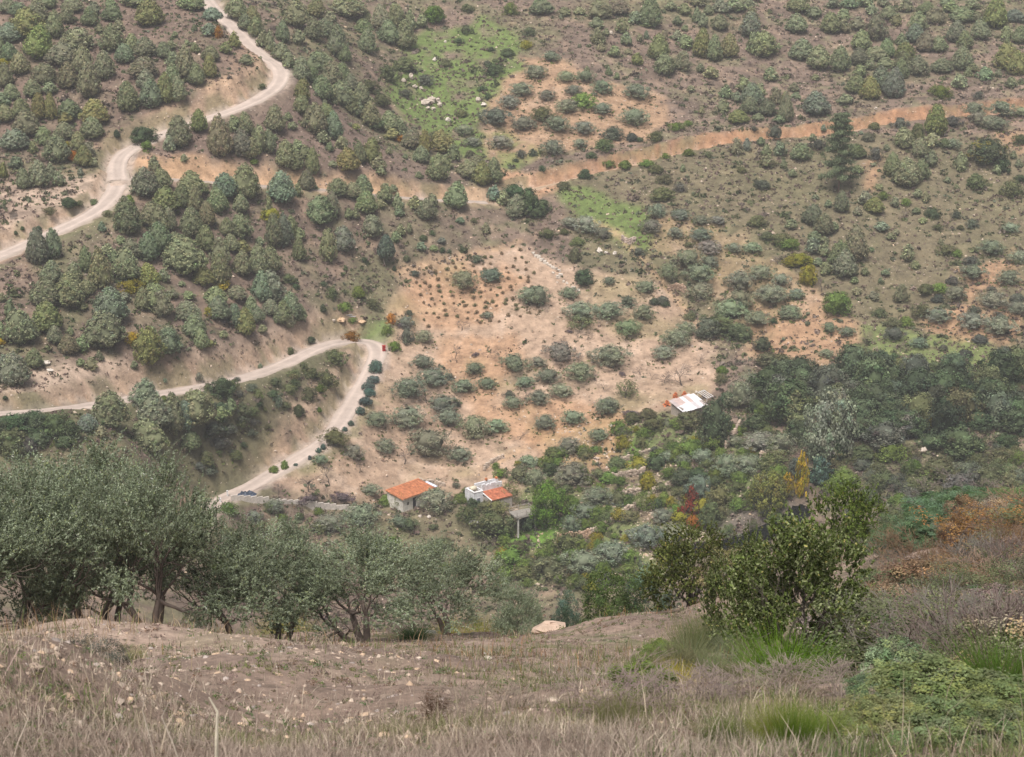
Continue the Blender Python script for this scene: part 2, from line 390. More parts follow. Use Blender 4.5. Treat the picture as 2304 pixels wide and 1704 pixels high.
lerp(soft([(1600,1180),(1700,1110),(1790,1120),(1830,1150),(1720,1215),(1600,1230)], 2, 11), C(.12,.10,.085), .95)
lerp(soft([(1830,900),(2304,900),(2304,1300),(1850,1300)], 6, 43) * sstep(-.5, .3, n2), C(.12,.13,.06), .75)
# bare fields
fld = soft([(925,620),(1000,595),(1170,545),(1260,610),(1480,650),(1560,720),(1630,850),(1560,900),(1440,960),(1300,1020),(1150,1100),(1100,1130),(850,1120),(600,1105),(500,1120),(560,1095),(700,1010),(790,905),(850,800),(885,760),(880,700)], 2.5, 20)
lerp(fld, TAN); lerp(fld * sstep(-.1, .5, n1), TAN2, .7); lerp(fld * sstep(.1, .5, n3), PALE, .6)
for k, pp in enumerate([[(930,620),(1120,600),(1180,640),(1150,700),(960,740),(910,700)], [(1000,760),(1150,740),(1170,800),(1100,900),(1250,900),(1400,930),(1400,1000),(1150,1010),(1040,940),(1000,850)], [(1180,960),(1400,940),(1390,1030),(1230,1060)]]):
    lerp(soft(pp, 4, 30 + k), ORANGE, .62)
lerp(fld * sstep(.05, .5, fbm(GX, GY, 12, 3, 66)), C(.22,.19,.09), .55)
up_o = soft([(1225,120),(1280,150),(1330,180),(1470,210),(1510,260),(1470,320),(1350,330),(1260,350),(1120,375),(1080,330),(1090,260),(1130,180)], 3, 21)
lerp(up_o, C(.335,.22,.14)); lerp(up_o * sstep(.0, .5, n2), TAN, .5)
lerp(soft([(1110,270),(1180,320),(1230,345),(1140,380),(1100,340)], 2, 41) * sstep(-.5, .2, n3), GREEN, .7)
ro = soft([(1480,500),(1580,490),(1680,530),(1760,610),(1870,650),(1930,740),(1890,830),(1770,800),(1690,790),(1640,720),(1590,620),(1500,570),(1450,560)], 4, 22)
lerp(ro, C(.335,.22,.135)); lerp(ro * sstep(-.05, .4, n1), GREEN2, .5); lerp(ro * sstep(.05, .45, n2), TAN, .5)
for k, pp in enumerate([[(1690,690),(1900,720),(1920,790),(1780,810),(1700,780)], [(2130,590),(2304,570),(2304,640),(2160,660)], [(2060,720),(2200,690),(2304,700),(2304,780),(2200,770),(2100,770)], [(2230,300),(2304,280),(2304,350),(2240,330)], [(1930,330),(1975,330),(1960,430),(1920,420)]]):
    lerp(soft(pp, 4, 50 + k) * sstep(-.5, .1, n2), C(.36,.222,.135), .85)
# earth banks
for k, (pp, c) in enumerate([([(0,425),(120,405),(235,395),(250,420),(215,450),(120,495),(0,545)], PALE), ([(190,340),(300,275),(440,225),(560,110),(600,120),(630,165),(600,205),(470,250),(320,300),(230,335)], C(.44,.30,.20)),
      ([(0,840),(200,820),(430,800),(560,755),(650,700),(720,690),(760,720),(720,750),(640,800),(450,850),(0,900)], PALE), ([(280,350),(360,365),(560,380),(850,400),(1090,430),(1080,455),(800,420),(500,400),(320,385)], C(.46,.28,.16)),
      ([(750,770),(800,760),(830,790),(780,880),(740,950),(600,1020),(460,1100),(430,1100),(560,1000),(700,900)], C(.40,.29,.21)), ([(1090,385),(1200,390),(1330,370),(1250,420),(1130,450)], C(.44,.26,.16))]):
    lerp(soft(pp, 2.5, 60 + k) * sstep(-.75, -.1, n2 + .5 * n3), c, .92)
CUTs = CUT.copy()
for _ in range(1): CUTs = (CUTs + np.roll(CUTs, 1, 0) + np.roll(CUTs, -1, 0) + np.roll(CUTs, 1, 1) + np.roll(CUTs, -1, 1)) / 5
right = sstep(5, 25, GX) * sstep(380, 410, GY)
nr_ = 1 - sstep(1.5, 4.0, ONROAD); lerp(CUTs * nr_ * (1 - right) * sstep(-.8, .1, n3), C(.42,.295,.205), .8); lerp(CUTs * right, C(.34,.185,.105), .95)
lerp(PM['o'] * sstep(-.7, 0, n3), C(.43,.29,.18), .85); lerp(PM['d'] * sstep(-.5, .2, n3), C(.20,.15,.10), .6); lerp(CUTs * right * sstep(0, .4, n3), RUST, .7)
lerp((ONROAD < 2.2) & (ONROAD > 0.3) & (n2 > -.05), GREEN2, .55)
lerp(ONROAD < 0.7, ROADC, .6)
lerp(soft([(735,725),(860,720),(880,745),(860,768),(830,745),(770,740)], 1.0, 71), C(.13,.18,.06), .9)
lerp(soft([(0,912),(480,868),(700,805),(760,788),(738,850),(650,955),(530,1040),(430,1100),(0,1090)], 3, 81) * sstep(-.9, -.2, n2), C(.125,.118,.065), .9)
lerp(soft([(310,330),(600,215),(660,180),(1060,400),(1050,425),(700,385),(400,368)], 3, 82) * (1 - CUTs * nr_) * sstep(-.9, -.3, n2), C(.175,.125,.10), .85)
lerp(soft([(470,60),(560,120),(520,170),(400,230),(300,265),(200,330),(0,330),(0,0),(450,0)], 4, 83) * sstep(-.9, -.3, n2), C(.165,.115,.09), .6)
lerp(soft([(1200,399),(1290,371),(1380,351),(1480,334),(1580,308),(1700,292),(1800,287),(1880,271),(2000,251),(2100,247),(2304,227),(2304,243),(2200,251),(2100,259),(2000,268),(1900,288),(1800,301),(1700,308),(1580,322),(1480,347),(1380,369),(1290,389),(1205,412)], .4, 86), C(.35,.20,.115), .85)
lerp(soft([(300,360),(560,377),(850,399),(1090,427),(1090,444),(850,424),(560,400),(320,390)], .8, 84), C(.47,.30,.18), .85)
lerp(soft([(1010,415),(1090,425),(1150,425),(1180,440),(1100,470),(1030,455)], 1.5, 85), C(.42,.30,.20), .7)
rgb *= (1 + .14 * n3 + .07 * fbm(GX, GY, 1.2, 2, 31))[..., None]

def mat_ground(name, near=False):
    m, nt, b = new_mat(name, 0.97)
    c = attr(nt)
    k = 1.0 if not near else 6.0
    c = mixc(nt, 'MULTIPLY', 1.0, c, ramp(nt, noise(nt, 0.55 * k, 8, 0.72), [(0.28, 0.50), (0.5, 1.0), (0.72, 1.45)]))
    vo = node(nt, 'ShaderNodeTexVoronoi'); vo.inputs['Scale'].default_value = 1.5 * k; vo.inputs['Randomness'].default_value = 1
    tc = node(nt, 'ShaderNodeTexCoord'); nt.links.new(tc.outputs['Object'], vo.inputs['Vector'])
    sep = node(nt, 'ShaderNodeSeparateColor'); nt.links.new(vo.outputs['Color'], sep.inputs[0])
    r1 = ramp(nt, vo.outputs['Distance'], [(0.10, 1.0), (0.22, 0.0)])
    pick = ramp(nt, sep.outputs[0], [(0.80, 0.0), (0.86, 0.9)]); pick2 = ramp(nt, sep.outputs[0], [(0.10, 0.75), (0.2, 0.0)])
    f = node(nt, 'ShaderNodeMath', operation='MULTIPLY'); nt.links.new(r1, f.inputs[0]); nt.links.new(pick, f.inputs[1])
    c = mixc(nt, 'MIX', f.outputs[0], c, (.55, .46, .37))
    f2 = node(nt, 'ShaderNodeMath', operation='MULTIPLY'); nt.links.new(ramp(nt, vo.outputs['Distance'], [(0.2, 1.0), (0.42, 0.0)]), f2.inputs[0]); nt.links.new(pick2, f2.inputs[1])
    c = mixc(nt, 'MIX', f2.outputs[0], c, (.10, .085, .055))
    nt.links.new(c, b.inputs['Base Color'])
    bump(nt, b, noise(nt, 1.6 * k, 8, 0.75), 0.9, 0.35 / k)
    return m
idx = np.arange(NXF * NYF).reshape(NYF, NXF)
F = np.stack([idx[:-1, :-1], idx[:-1, 1:], idx[1:, 1:], idx[1:, :-1]], -1).reshape(-1, 4)
V = np.stack([GX, GY, ZF + CAMZ], -1).reshape(-1, 3)
MG = mat_ground('valley_soil')
tag(link('valley_ground', mesh_np('valley_ground', V, F, rgb.reshape(-1, 3), MG, True)), kind='structure')

# near hillside sheet (finer)
sx = 0.16; hx = np.arange(-28, 28.01, sx); hy = np.arange(-6, 58.01, sx)
HX, HY = np.meshgrid(hx, hy); ZN = near_z(HX, HY)
tz = bil(ZF, HX, HY); edge = np.maximum(sstep(52.5, 57, HY), 0); ZN = ZN * (1 - edge) + (tz + 0.01) * edge
NC = C(.285,.21,.165)[None, None] * np.ones(HX.shape + (1,))
def lerpn(mask, col, amt=1.0):
    m = np.clip(mask * amt, 0, 1)[..., None]; NC[:] = NC * (1 - m) + col * m
a1 = fbm(HX, HY, 3, 4, 1); a2 = fbm(HX, HY, 0.8, 4, 2)
lerpn(sstep(-.1, .4, a1), C(.19,.14,.115), .75); lerpn(sstep(.0, .4, a2), C(.37,.285,.22), .6); lerpn(sstep(.15, .5, fbm(HX, HY, 2, 3, 8)), GREEN2, .8)
lerpn(np.exp(-((HX + 6) / 4.0) ** 2 - ((HY - 25) / 6) ** 2), C(.44,.33,.26), .7)
jn, inn = HX.shape; idx = np.arange(jn * inn).reshape(jn, inn)
F = np.stack([idx[:-1, :-1], idx[:-1, 1:], idx[1:, 1:], idx[1:, :-1]], -1).reshape(-1, 4)
tag(link('near_hillside', mesh_np('near_hillside', np.stack([HX, HY, ZN + CAMZ], -1).reshape(-1, 3), F, NC.reshape(-1, 3), mat_ground('hillside_soil', True), True)), kind='structure')
def nz(x, y):
    u = np.clip((np.asarray(x, float) + 28) / sx, 0, inn - 1.01); v = np.clip((np.asarray(y, float) + 6) / sx, 0, jn - 1.01)
    i = u.astype(int); j = v.astype(int); fu = u - i; fv = v - j
    z = (ZN[j, i] * (1 - fu) + ZN[j, i + 1] * fu) * (1 - fv) + (ZN[j + 1, i] * (1 - fu) + ZN[j + 1, i + 1] * fu) * fv
    return np.where(np.asarray(y) > 57.5, bil(ZF, x, y), z)
def G(x, y): return float(nz(x, y)) if y < 57.5 and abs(x) < 27 else float(bil(ZF, x, y))

# road sheets
m_road, nt, b_ = new_mat('track_gravel', 0.97)
c_ = mixc(nt, 'MULTIPLY', 1.0, attr(nt), ramp(nt, noise(nt, 0.5, 8, 0.75), [(0.3, 0.82), (0.7, 1.15)])); nt.links.new(c_, b_.inputs['Base Color'])
bump(nt, b_, noise(nt, 3, 6, 0.7), 0.5, 0.1)
roff = {'upper_track': 0.0, 'middle_track': -0.03, 'right_track': -0.06, 'lower_track': 0.0}
for nm, (wd, L) in LINES.items():
    n = len(L); T = np.gradient(L[:, :2], axis=0); T /= np.linalg.norm(T, axis=1)[:, None]; N2 = np.stack([-T[:, 1], T[:, 0]], 1)
    K = 9; vs = []; ts = []; base = ROADC * (1.08 if wd > 4 else 1.0) if nm != 'right_track' else C(.42,.30,.21)
    for k in range(K):
        u = k / (K - 1) * 2 - 1
        w = wd / 2 * u * (1 + 0.22 * vnoise(np.arange(n) / 4.0, np.full(n, k * 3.1), 5) * (abs(u) > .7))
        p = L[:, :2] + N2 * w[:, None]
        vs.append(np.c_[p, L[:, 2] + CAMZ + roff[nm] + 0.04 - 0.05 * (abs(u) > .99) * 4 - 0.035 * (abs(abs(u) - .5) < .15)])
        f = 1.0 + (0.07 if abs(abs(u) - .5) < .2 else -0.09) + 0.10 * vnoise(np.arange(n) / 6.0, np.full(n, k * 1.7), 8)
        cc = base[None] * f[:, None]
        if wd < 3 and abs(u) < .2: cc = cc * .55 + GREEN2 * .45
        if abs(u) > .95: cc = cc * .6 + C(.22,.18,.11) * .4
        ts.append(cc)
    V = np.stack(vs, 1).reshape(-1, 3); idx = np.arange(n * K).reshape(n, K)
    F = np.stack([idx[:-1, :-1], idx[:-1, 1:], idx[1:, 1:], idx[1:, :-1]], -1).reshape(-1, 4)
    tag(link('road', mesh_np('road', V, F, np.stack(ts, 1).reshape(-1, 3), m_road, True)), kind='structure')
# stream
m_wat, nt, b_ = new_mat('stream_water', 0.08); b_.inputs['Base Color'].default_value = (.006, .007, .006, 1); b_.inputs['Specular IOR Level'].default_value = .12
bump(nt, b_, noise(nt, 2, 4), 0.2, 0.05)
n = len(creek); T = np.gradient(creek[:, :2], axis=0); T /= np.linalg.norm(T, axis=1)[:, None] + 1e-9; N2 = np.stack([-T[:, 1], T[:, 0]], 1)
zc = np.array([float(bil(ZF, p[0], p[1])) for p in creek]); zc = np.convolve(np.pad(zc, 6, 'edge'), np.ones(13) / 13, 'valid') + 0.35
V = np.concatenate([np.c_[creek[:, :2] + N2 * s * 2.9, zc + CAMZ] for s in (-1, 1)])
F = np.array([(i, i + 1, n + i + 1, n + i) for i in range(n - 1)])
tag(link('water', mesh_np('water', V, F, None, m_wat, True)), kind='structure')
# ------------------------------------------------------------------ plant meshes
def unit(v): return v / (np.linalg.norm(v, axis=-1, keepdims=True) + 1e-9)
def leafquads(c, nrm, L, Wd, rs, tint, along=None):
    """diamond leaves: centres c, facing nrm, long axis random or 'along'"""
    n = len(c); a = unit(rs.normal(size=(n, 3))) if along is None else along
    u = unit(a - nrm * (a * nrm).sum(1, keepdims=True)); v = np.cross(nrm, u)
    L = np.broadcast_to(np.asarray(L, float), (n,))[:, None]; Wd = np.broadcast_to(np.asarray(Wd, float), (n,))[:, None]
    V = np.stack([c - u * L, c + v * Wd - u * L * .1, c + u * L, c - v * Wd - u * L * .1], 1).reshape(-1, 3)
    F = np.arange(n * 4).reshape(n, 4); T = np.repeat(tint, 4, axis=0)
    return V, F, T
def merge(parts):
    V, F, T, b = [], [], [], 0
    for v, f, t in parts: V.append(v); F.append(f + b); T.append(t); b += len(v)
    return np.concatenate(V), np.concatenate(F), np.concatenate(T)
def rprof(kind, t):
    if kind == 'pine': return np.clip(1 - t, 0, 1) ** 0.48 * np.clip(t / 0.26, 0, 1) ** 0.42 * 1.12
    if kind == 'cone': return (1 - t) ** 0.9 * np.clip(t / 0.10, 0, 1) ** 0.6 * 1.05
    if kind == 'dome': return np.sqrt(np.clip(1 - ((t - .38) / .63) ** 2, 0, 1)) * np.clip((t + .1) / .25, 0, 1) ** .5
    if kind == 'flat': return np.clip(1 - np.abs((t - .42) / .6) ** 2.3, 0, 1) ** .55
    if kind == 'colm': return np.clip(1 - np.abs((t - .42) / .6) ** 2.2, 0, 1) ** .8
def crown_arrays(kind, ncl, cr, nlf, L, Wd, seed, lob=0.12, core=0.80, inner=0.15, up=0.0, loose=0.0, tv=0.16, spot=None, base=0.0):
    """unit crown: diameter 1, height 1, foot at z = 0"""
    rs = np.random.RandomState(seed); ph = rs.uniform(0, 6.28, 6); am = rs.uniform(.5, 1, 6)
    def lobes(a, t):
        return 1 + lob * (am[0] * np.sin(2 * a + ph[0] + 3 * t) + am[1] * np.sin(3 * a + ph[1] - 4 * t) + .7 * am[2] * np.sin(5 * a + ph[2] + 9 * t) + .5 * am[3] * np.sin(7 * a + ph[3] - 13 * t)) * .7
    t = rs.uniform(0, 1, ncl * 6); keep = rs.uniform(0, 1.15, len(t)) < rprof(kind, t) + .12; t = t[keep][:ncl]
    a = rs.uniform(0, 6.283, len(t)); r0 = rprof(kind, t) * lobes(a, t) * .5
    r = np.clip(r0 - cr * .6, 0, None); ins = rs.uniform(size=len(t)) < inner; r = np.where(ins, r * rs.uniform(.3, .9, len(t)), r)
    r = r * (1 + loose * rs.normal(size=len(t)))
    c = np.stack([r * np.cos(a), r * np.sin(a), base + t * (1 - base - cr * .5)], 1)
    out = unit(np.stack([np.cos(a), np.sin(a), (t - .35) * 1.6 + up], 1))
    crs = cr * rs.uniform(.7, 1.3, len(t)); tb = 1 + tv * rs.normal(size=(len(t), 1)) * np.array([[1, 1, 1]]) + .05 * rs.normal(size=(len(t), 3))
    k = np.repeat(np.arange(len(t)), nlf); n = len(k)
    d = unit(rs.normal(size=(n, 3)) + out[k] * .9); q = rs.uniform(.45, 1.1, n)[:, None]
    p = c[k] + d * crs[k][:, None] * q
    nr = unit(d + .5 * out[k] + .55 * rs.normal(size=(n, 3)) + np.array([0, 0, up]))
    tt = tb[k] * (1 + .22 * rs.normal(size=(n, 1)))
    if spot is not None:
        m = (rs.uniform(size=len(t)) < spot[0])[k] & (rs.uniform(size=n) < .8); tt[m] = np.array(spot[1]) * (1 + .15 * rs.normal(size=(m.sum(), 1)))
    parts = [leafquads(p, nr, L * rs.uniform(.7, 1.3, n), Wd * rs.uniform(.7, 1.3, n), rs, np.clip(tt, .25, 3))]
    if core:
        nu, nv = 14, 9; tt_ = np.linspace(.03, .97, nv); aa = np.linspace(0, 2 * np.pi, nu, endpoint=False)
        A, Tm = np.meshgrid(aa, tt_); rr = np.clip(rprof(kind, Tm) * lobes(A, Tm) * .5 * core - cr * .35, .01, None) * (1 + .1 * rs.normal(size=A.shape))
        V = np.stack([rr * np.cos(A), rr * np.sin(A), base + .04 + Tm * (1 - base) * .92], -1).reshape(-1, 3); F = []
        for i in range(nv - 1):
            for j in range(nu): F.append((i * nu + j, i * nu + (j + 1) % nu, (i + 1) * nu + (j + 1) % nu, (i + 1) * nu + j))
        parts.append((V, np.array(F), np.full((len(V), 3), .8) * (1 + .1 * rs.normal(size=(len(V), 1)))))
    return merge(parts)
def crown(name, *a, **k):
    V, F, T = crown_arrays(*a, **k); return mesh_np(name, V, F, T, M_LEAF)
CR = {
 'pine': [crown('crown', 'pine', 270, .062, 13, .029, .017, 100 + s, lob=.07 + .03 * (s % 3), core=.86) for s in range(7)],
 'fuzzy': [crown('crown', 'pine', 200, .075, 14, .030, .017, 130 + s, lob=.17, loose=.05) for s in range(4)],
 'cone': [crown('crown', 'cone', 150, .08, 14, .036, .020, 150 + s) for s in range(3)],
 'olive': [crown('crown', 'flat', 95, .12, 22, .040, .012, 200 + s, lob=.20, core=.62, inner=.25, loose=.10, base=.10) for s in range(7)],
 'oak': [crown('crown', 'dome', 80, .15, 34, .034, .020, 300 + s, lob=.20, core=.7, tv=.30) for s in range(5)],
 'oaky': [crown('crown', 'dome', 110, .12, 22, .034, .020, 320 + s, lob=.22, core=.7, tv=.22, spot=(.22, (2.6, 1.9, .8))) for s in range(2)],
 'bush': [crown('crown', 'dome', 55, .17, 20, .045, .024, 340 + s, lob=.2, core=.6, loose=.08) for s in range(5)],
 'airy': [crown('crown', 'dome', 85, .13, 16, .035, .016, 360 + s, lob=.25, core=0, inner=.5, loose=.15, tv=.22, base=.12) for s in range(3)],
 'colm': [crown('crown', 'colm', 90, .16, 18, .05, .026, 380 + s, lob=.15, core=.6) for s in range(3)],
}
def branches(rs, depth, p, d, L, r, out, spread=.55, tips=None, gravity=.05, n=3, kids=3):
    """recursive limbs; out collects (points, radii)"""
    pts = [p]; rad = [r]
    for i in range(n):
        d = unit(d + rs.normal(size=3) * .16 + np.array([0, 0, gravity])); p = p + d * L / n
        pts.append(p); rad.append(r * (1 - .45 * (i + 1) / n))
    out.append((pts, rad))
    if depth == 0:
        if tips is not None: tips.append((p, d))
        return
    for k in range(kids + (rs.uniform() < .4)):
        dd = unit(d + rs.normal(size=3) * spread); q = pts[-1 if k else -2]
        branches(rs, depth - 1, q, dd, L * rs.uniform(.6, .85), rad[-1] * .75, out, spread, tips, gravity, n, kids)
def limbs_mesh(name, out, sides=5, mat=None, tint=(1, 1, 1), smooth=True):
    mb = MB()
    for pts, rad in out: mb.tube(pts, rad, sides if rad[0] > .02 else 3, tint, cap=False)
    return mb.mesh(name, mat or M_BARK, smooth)
OPEN = [crown('crown', 'dome', 170, .11, 34, .026, .015, 970 + s, lob=.24, core=0, inner=.35, loose=.08, tv=.20) for s in range(3)]
# short trunk with forks for the distant trees (unit height 1 reaches into the crown)
def trunk_unit(seed, h0=.35, spread=.5, r=.05, kids=2):
    rs = np.random.RandomState(seed); out = []
    branches(rs, 1, np.array([0, 0, -.12]), np.array([rs.normal() * .1, rs.normal() * .1, 1.]), h0 + .12, r, out, spread, kids=kids)
    return limbs_mesh('trunk', out)
TRUNK = [trunk_unit(500 + s) for s in range(4)]
TRUNKP = [trunk_unit(520 + s, .55, .15, .022, 1) for s in range(2)]
def bare_unit(seed, kids=3, depth=4, L0=.30, r=.022):
    rs = np.random.RandomState(seed); out = []; tips = []
    branches(rs, depth, np.array([0, 0, -.05]), np.array([.05 * rs.normal(), .05 * rs.normal(), 1.]), L0, r, out, .55, tips, .03, 2, kids)
    mb = MB(); tw = MB()
    for i, (pts, rad) in enumerate(out):
        (mb if rad[0] > .009 else tw).tube(pts, [max(q, .0035) for q in rad], 4 if rad[0] > .009 else 3, (1, 1, 1), cap=False)
    return mb.mesh('trunk', M_BARK, True), tw.mesh('twigs', M_TWIG)
BARE = [bare_unit(600 + s) for s in range(4)]
def stems_mesh(name, seed, n, spread, curl=.2, w=.012, seg=3, tip=True, fork=0, th=(.6, 1.0), tv=.2, leaves=0):
    """unit bush of upright stems (broom, dry brush): diameter ~1, height ~1"""
    rs = np.random.RandomState(seed); V = []; F = []; T = []; b = 0
    ang = rs.uniform(0, 6.283, n); tilt = rs.uniform(0, 1, n) ** .7 * spread
    d = np.stack([np.cos(ang) * np.sin(tilt), np.sin(ang) * np.sin(tilt), np.cos(tilt)], 1)
    r0 = rs.uniform(0, .12, n)[:, None]; p = np.stack([np.cos(ang), np.sin(ang), 0 * ang], 1) * r0 + np.array([0, 0, -.03])
    h = rs.uniform(th[0], th[1], n)[:, None]; tt = 1 + tv * rs.normal(size=(n, 1)) + .05 * rs.normal(size=(n, 3))
    def strand(p, d, h, w0, tt):
        nonlocal b
        n = len(p); side = unit(np.cross(d, rs.normal(size=(n, 3)))); rows = []
        q = p.copy(); dd = d.copy()
        for s in range(seg + 1):
            ww = w0 * (1 - .85 * s / seg); rows.append((q - side * ww, q + side * ww)); mid = q.copy()
            dd = unit(dd + rs.normal(size=(n, 3)) * curl); q = q + dd * h / seg
            if s == max(1, seg - 2): fk = (mid, dd.copy())
        A = np.stack([np.stack(r, 1) for r in rows], 1).reshape(n, -1, 3); V.append(A.reshape(-1, 3))
        base = b + np.arange(n)[:, None] * (2 * (seg + 1))
        for s in range(seg):
            o = 2 * s; F.append(np.concatenate([base + o, base + o + 1, base + o + 3, base + o + 2], 1))
        T.append(np.repeat(tt, 2 * (seg + 1), 0)); b += n * 2 * (seg + 1)
        return fk
    fk = strand(p, d, h, w, tt)
    for _ in range(fork):
        strand(fk[0], unit(fk[1] + rs.normal(size=(n, 3)) * .5), h * .45, w * .7, tt)
    if leaves:
        k = rs.randint(0, n, leaves); u = rs.uniform(.25, 1.0, leaves)[:, None]
        c = p[k] + d[k] * h[k] * u + rs.normal(size=(leaves, 3)) * .045
        v, f, t = leafquads(c, unit(rs.normal(size=(leaves, 3)) + [0, 0, .7]), .022, .012, rs, np.clip(tt[k] * (1.1 + .2 * rs.normal(size=(leaves, 1))), .3, 3))
        V.append(v); F.append(f + b); T.append(t); b += len(v)
    return mesh_np(name, np.concatenate(V), np.concatenate(F), np.clip(np.concatenate(T), .3, 3), M_LEAF)

# ------------------------------------------------------------------ where plants stand (crown boxes read off the photo: centre x, top, bottom, width)
PXS = 600 / 1982.0
COLS = {'p': (.240,.260,.150), 'g': (.250,.260,.112), 'b': (.215,.250,.172), 'o': (.235,.260,.178), 'D': (.085,.115,.060), 'f': (.140,.200,.050),
        'y': (.42,.30,.03), 'Y': (.27,.25,.04), 'n': (.36,.17,.035), 'k': (.120,.132,.098), 'w': (.19,.21,.165), 't': (.10,.15,.125), 'r': (.30,.045,.025), 's': (.14,.155,.075)}
T_ = []   # (kind, colour, px, top, bottom, width) in photo pixels
def reg(ox, oy, kind, txt, col=None):
    for e in txt.split():
        v = e.split(','); cx_, a, b, w = [float(q) for q in v[:4]]; c = v[4] if len(v) > 4 else col
        T_.append((kind, c, ox + cx_ * PXS, oy + a * PXS, oy + b * PXS, w * PXS))
# upper left
reg(0, 0, 'pine', '''1110,10,210,190,g 830,40,170,130 670,70,210,120 540,0,100,140 700,20,120,90 840,200,400,170 885,155,245,75 930,335,480,130,b 985,265,400,110 1080,290,440,150 1220,320,440,110 1275,305,380,80
1420,0,90,180 1580,60,170,130,b 1560,180,280,110,b 1745,255,365,85,g 1680,320,410,80,g 1830,405,490,100 1450,330,400,70 1385,370,600,140 1465,490,645,110 1560,430,595,90,g 1565,355,470,120 1290,390,500,100 1060,435,600,190
1085,530,680,130 1290,500,700,120 1330,600,770,120 1230,570,780,120,g 1120,620,820,150,b 960,640,850,150 780,400,600,140 670,500,740,160 510,490,680,150 620,360,560,140 470,325,500,220 580,220,400,230 290,220,460,190,g
205,80,300,210,g 410,110,300,120 500,60,190,100 330,480,640,180 150,410,570,130 80,330,470,120 70,180,330,160,b 10,290,400,60 40,490,660,110 90,640,760,110 20,700,800,120 40,790,920,130 160,750,900,130 200,830,1020,180
300,720,900,110,g 380,720,900,90,g 250,610,740,130 370,620,720,110 520,750,900,150 700,750,940,190,g 490,835,930,110,g 690,890,1050,150 480,920,1050,130 580,1000,1140,100 330,960,1100,110 100,970,1130,180,b 430,1020,1220,170
625,1100,1250,120,g 660,1075,1180,90 120,1165,1265,100,b 300,1220,1410,150 180,1270,1420,100 440,1285,1395,85 30,1220,1340,60,g 380,1225,1330,80 1340,890,1110,170 1265,1020,1140,90 1480,840,1000,110,g 1640,890,1170,160 1740,870,990,90
1830,850,1010,110 1800,990,1180,130,b 1930,970,1160,110 1870,1060,1210,110 1085,1270,1480,190,b 1210,1270,1420,130 1235,1400,1590,190,g 1150,1180,1300,80 1430,1280,1480,200 1350,1400,1560,110 1450,1400,1580,110 1680,1300,1480,160,b
1820,1250,1500,200 1620,1420,1600,140 1790,1470,1600,110 1130,1520,1700,170 1430,1560,1700,100 280,10,190,160 140,20,130,120 990,0,70,150 820,0,70,90 1760,0,160,150 1880,60,200,110 1900,160,300,110 1960,240,370,90 60,0,110,120 340,-60,80,150 1830,110,230,110
700,1180,1250,50 600,1260,1320,45,b 250,1060,1150,60 740,190,260,60 1390,300,350,40 1445,190,240,40 1300,240,290,45 1370,1150,1210,50''', 'p')
reg(0, 0, 'oak', '1075,940,1080,170,D 1090,1050,1120,70,f', 'D')
reg(0, 0, 'bush', '30,440,500,90,Y 545,1120,1200,70,n 1890,1210,1240,60,f 510,1490,1570,110,D 590,1490,1540,50,s 370,1580,1630,80,s 700,1480,1530,60,s 1620,200,290,60,n 1950,640,670,60,s 870,1000,1060,50,D 960,1460,1540,80,f 500,1050,1100,60,Y', 's')
# upper centre
reg(600, 0, 'pine', '''220,20,220,170 370,0,150,130 470,90,210,90 350,150,310,120 440,150,300,140 240,230,340,90 600,0,150,240 530,220,440,130 570,340,475,100 740,80,190,70 720,150,270,130 745,240,405,110 850,60,250,130 910,170,340,140
1035,175,380,140 960,45,220,130 1070,100,240,80 1150,120,220,80 120,180,330,90 30,260,400,80 110,330,460,120 170,400,520,100 260,440,610,120 380,390,560,180 480,480,660,150 560,480,640,120 410,580,750,140 270,600,760,110,g 620,560,700,120
560,620,800,150 630,690,850,110 700,640,800,110 640,750,860,90 260,735,870,120 360,790,1010,160 440,780,900,130 500,860,1050,110 420,980,1080,100 470,1070,1140,50 560,1020,1120,90 65,800,990,130 20,990,1150,90 230,1040,1140,90 140,1070,1260,120
220,1140,1280,110 280,1090,1190,80 340,1130,1310,90 690,1070,1220,90 780,1045,1230,130,g 600,1130,1300,150,g 830,1170,1280,110 850,1240,1320,80 770,780,960,140 810,880,980,110 930,840,1000,150 1000,900,1020,100 930,955,1050,100,g
1075,970,1120,140 1180,990,1150,90,g 1150,1100,1225,110 1310,980,1150,170,g 1390,1090,1210,90 1270,1160,1350,150 1330,1160,1270,80 1500,1200,1340,150 1600,1220,1390,130,g 1690,1200,1380,110 1560,1160,1270,120 530,620,730,110 330,500,620,110 450,650,760,100 680,760,880,90 740,700,800,90
110,1305,1530,180,b 300,1280,1430,110 235,1380,1480,60 360,1380,1420,50 530,1345,1480,140 720,1315,1480,130 640,1370,1490,130 880,1385,1520,110 940,1390,1450,60 975,1455,1570,80 985,1560,1620,70 850,1490,1560,70 740,1445,1610,150
400,1470,1680,200 490,1460,1640,100 1100,1470,1570,100 1230,1455,1560,80 1185,1490,1640,130 1400,1370,1560,160 1690,1390,1510,100,b 1760,1430,1540,90 1860,1465,1632,140,b 610,1560,1640,60 20,1470,1600,50 660,1570,1640,60
910,1100,1160,50 1030,1150,1190,40 1130,1280,1330,50 430,745,785,40 500,740,790,50 160,840,900,60 190,910,970,70 820,1010,1070,60 660,920,970,60,g 60,1010,1060,50 490,1200,1250,60''', 'p')
reg(600, 0, 'oak', '1240,40,190,150,f 1850,1370,1520,200,D 1950,1420,1620,130,D 30,1560,1680,130,Y', 'D')
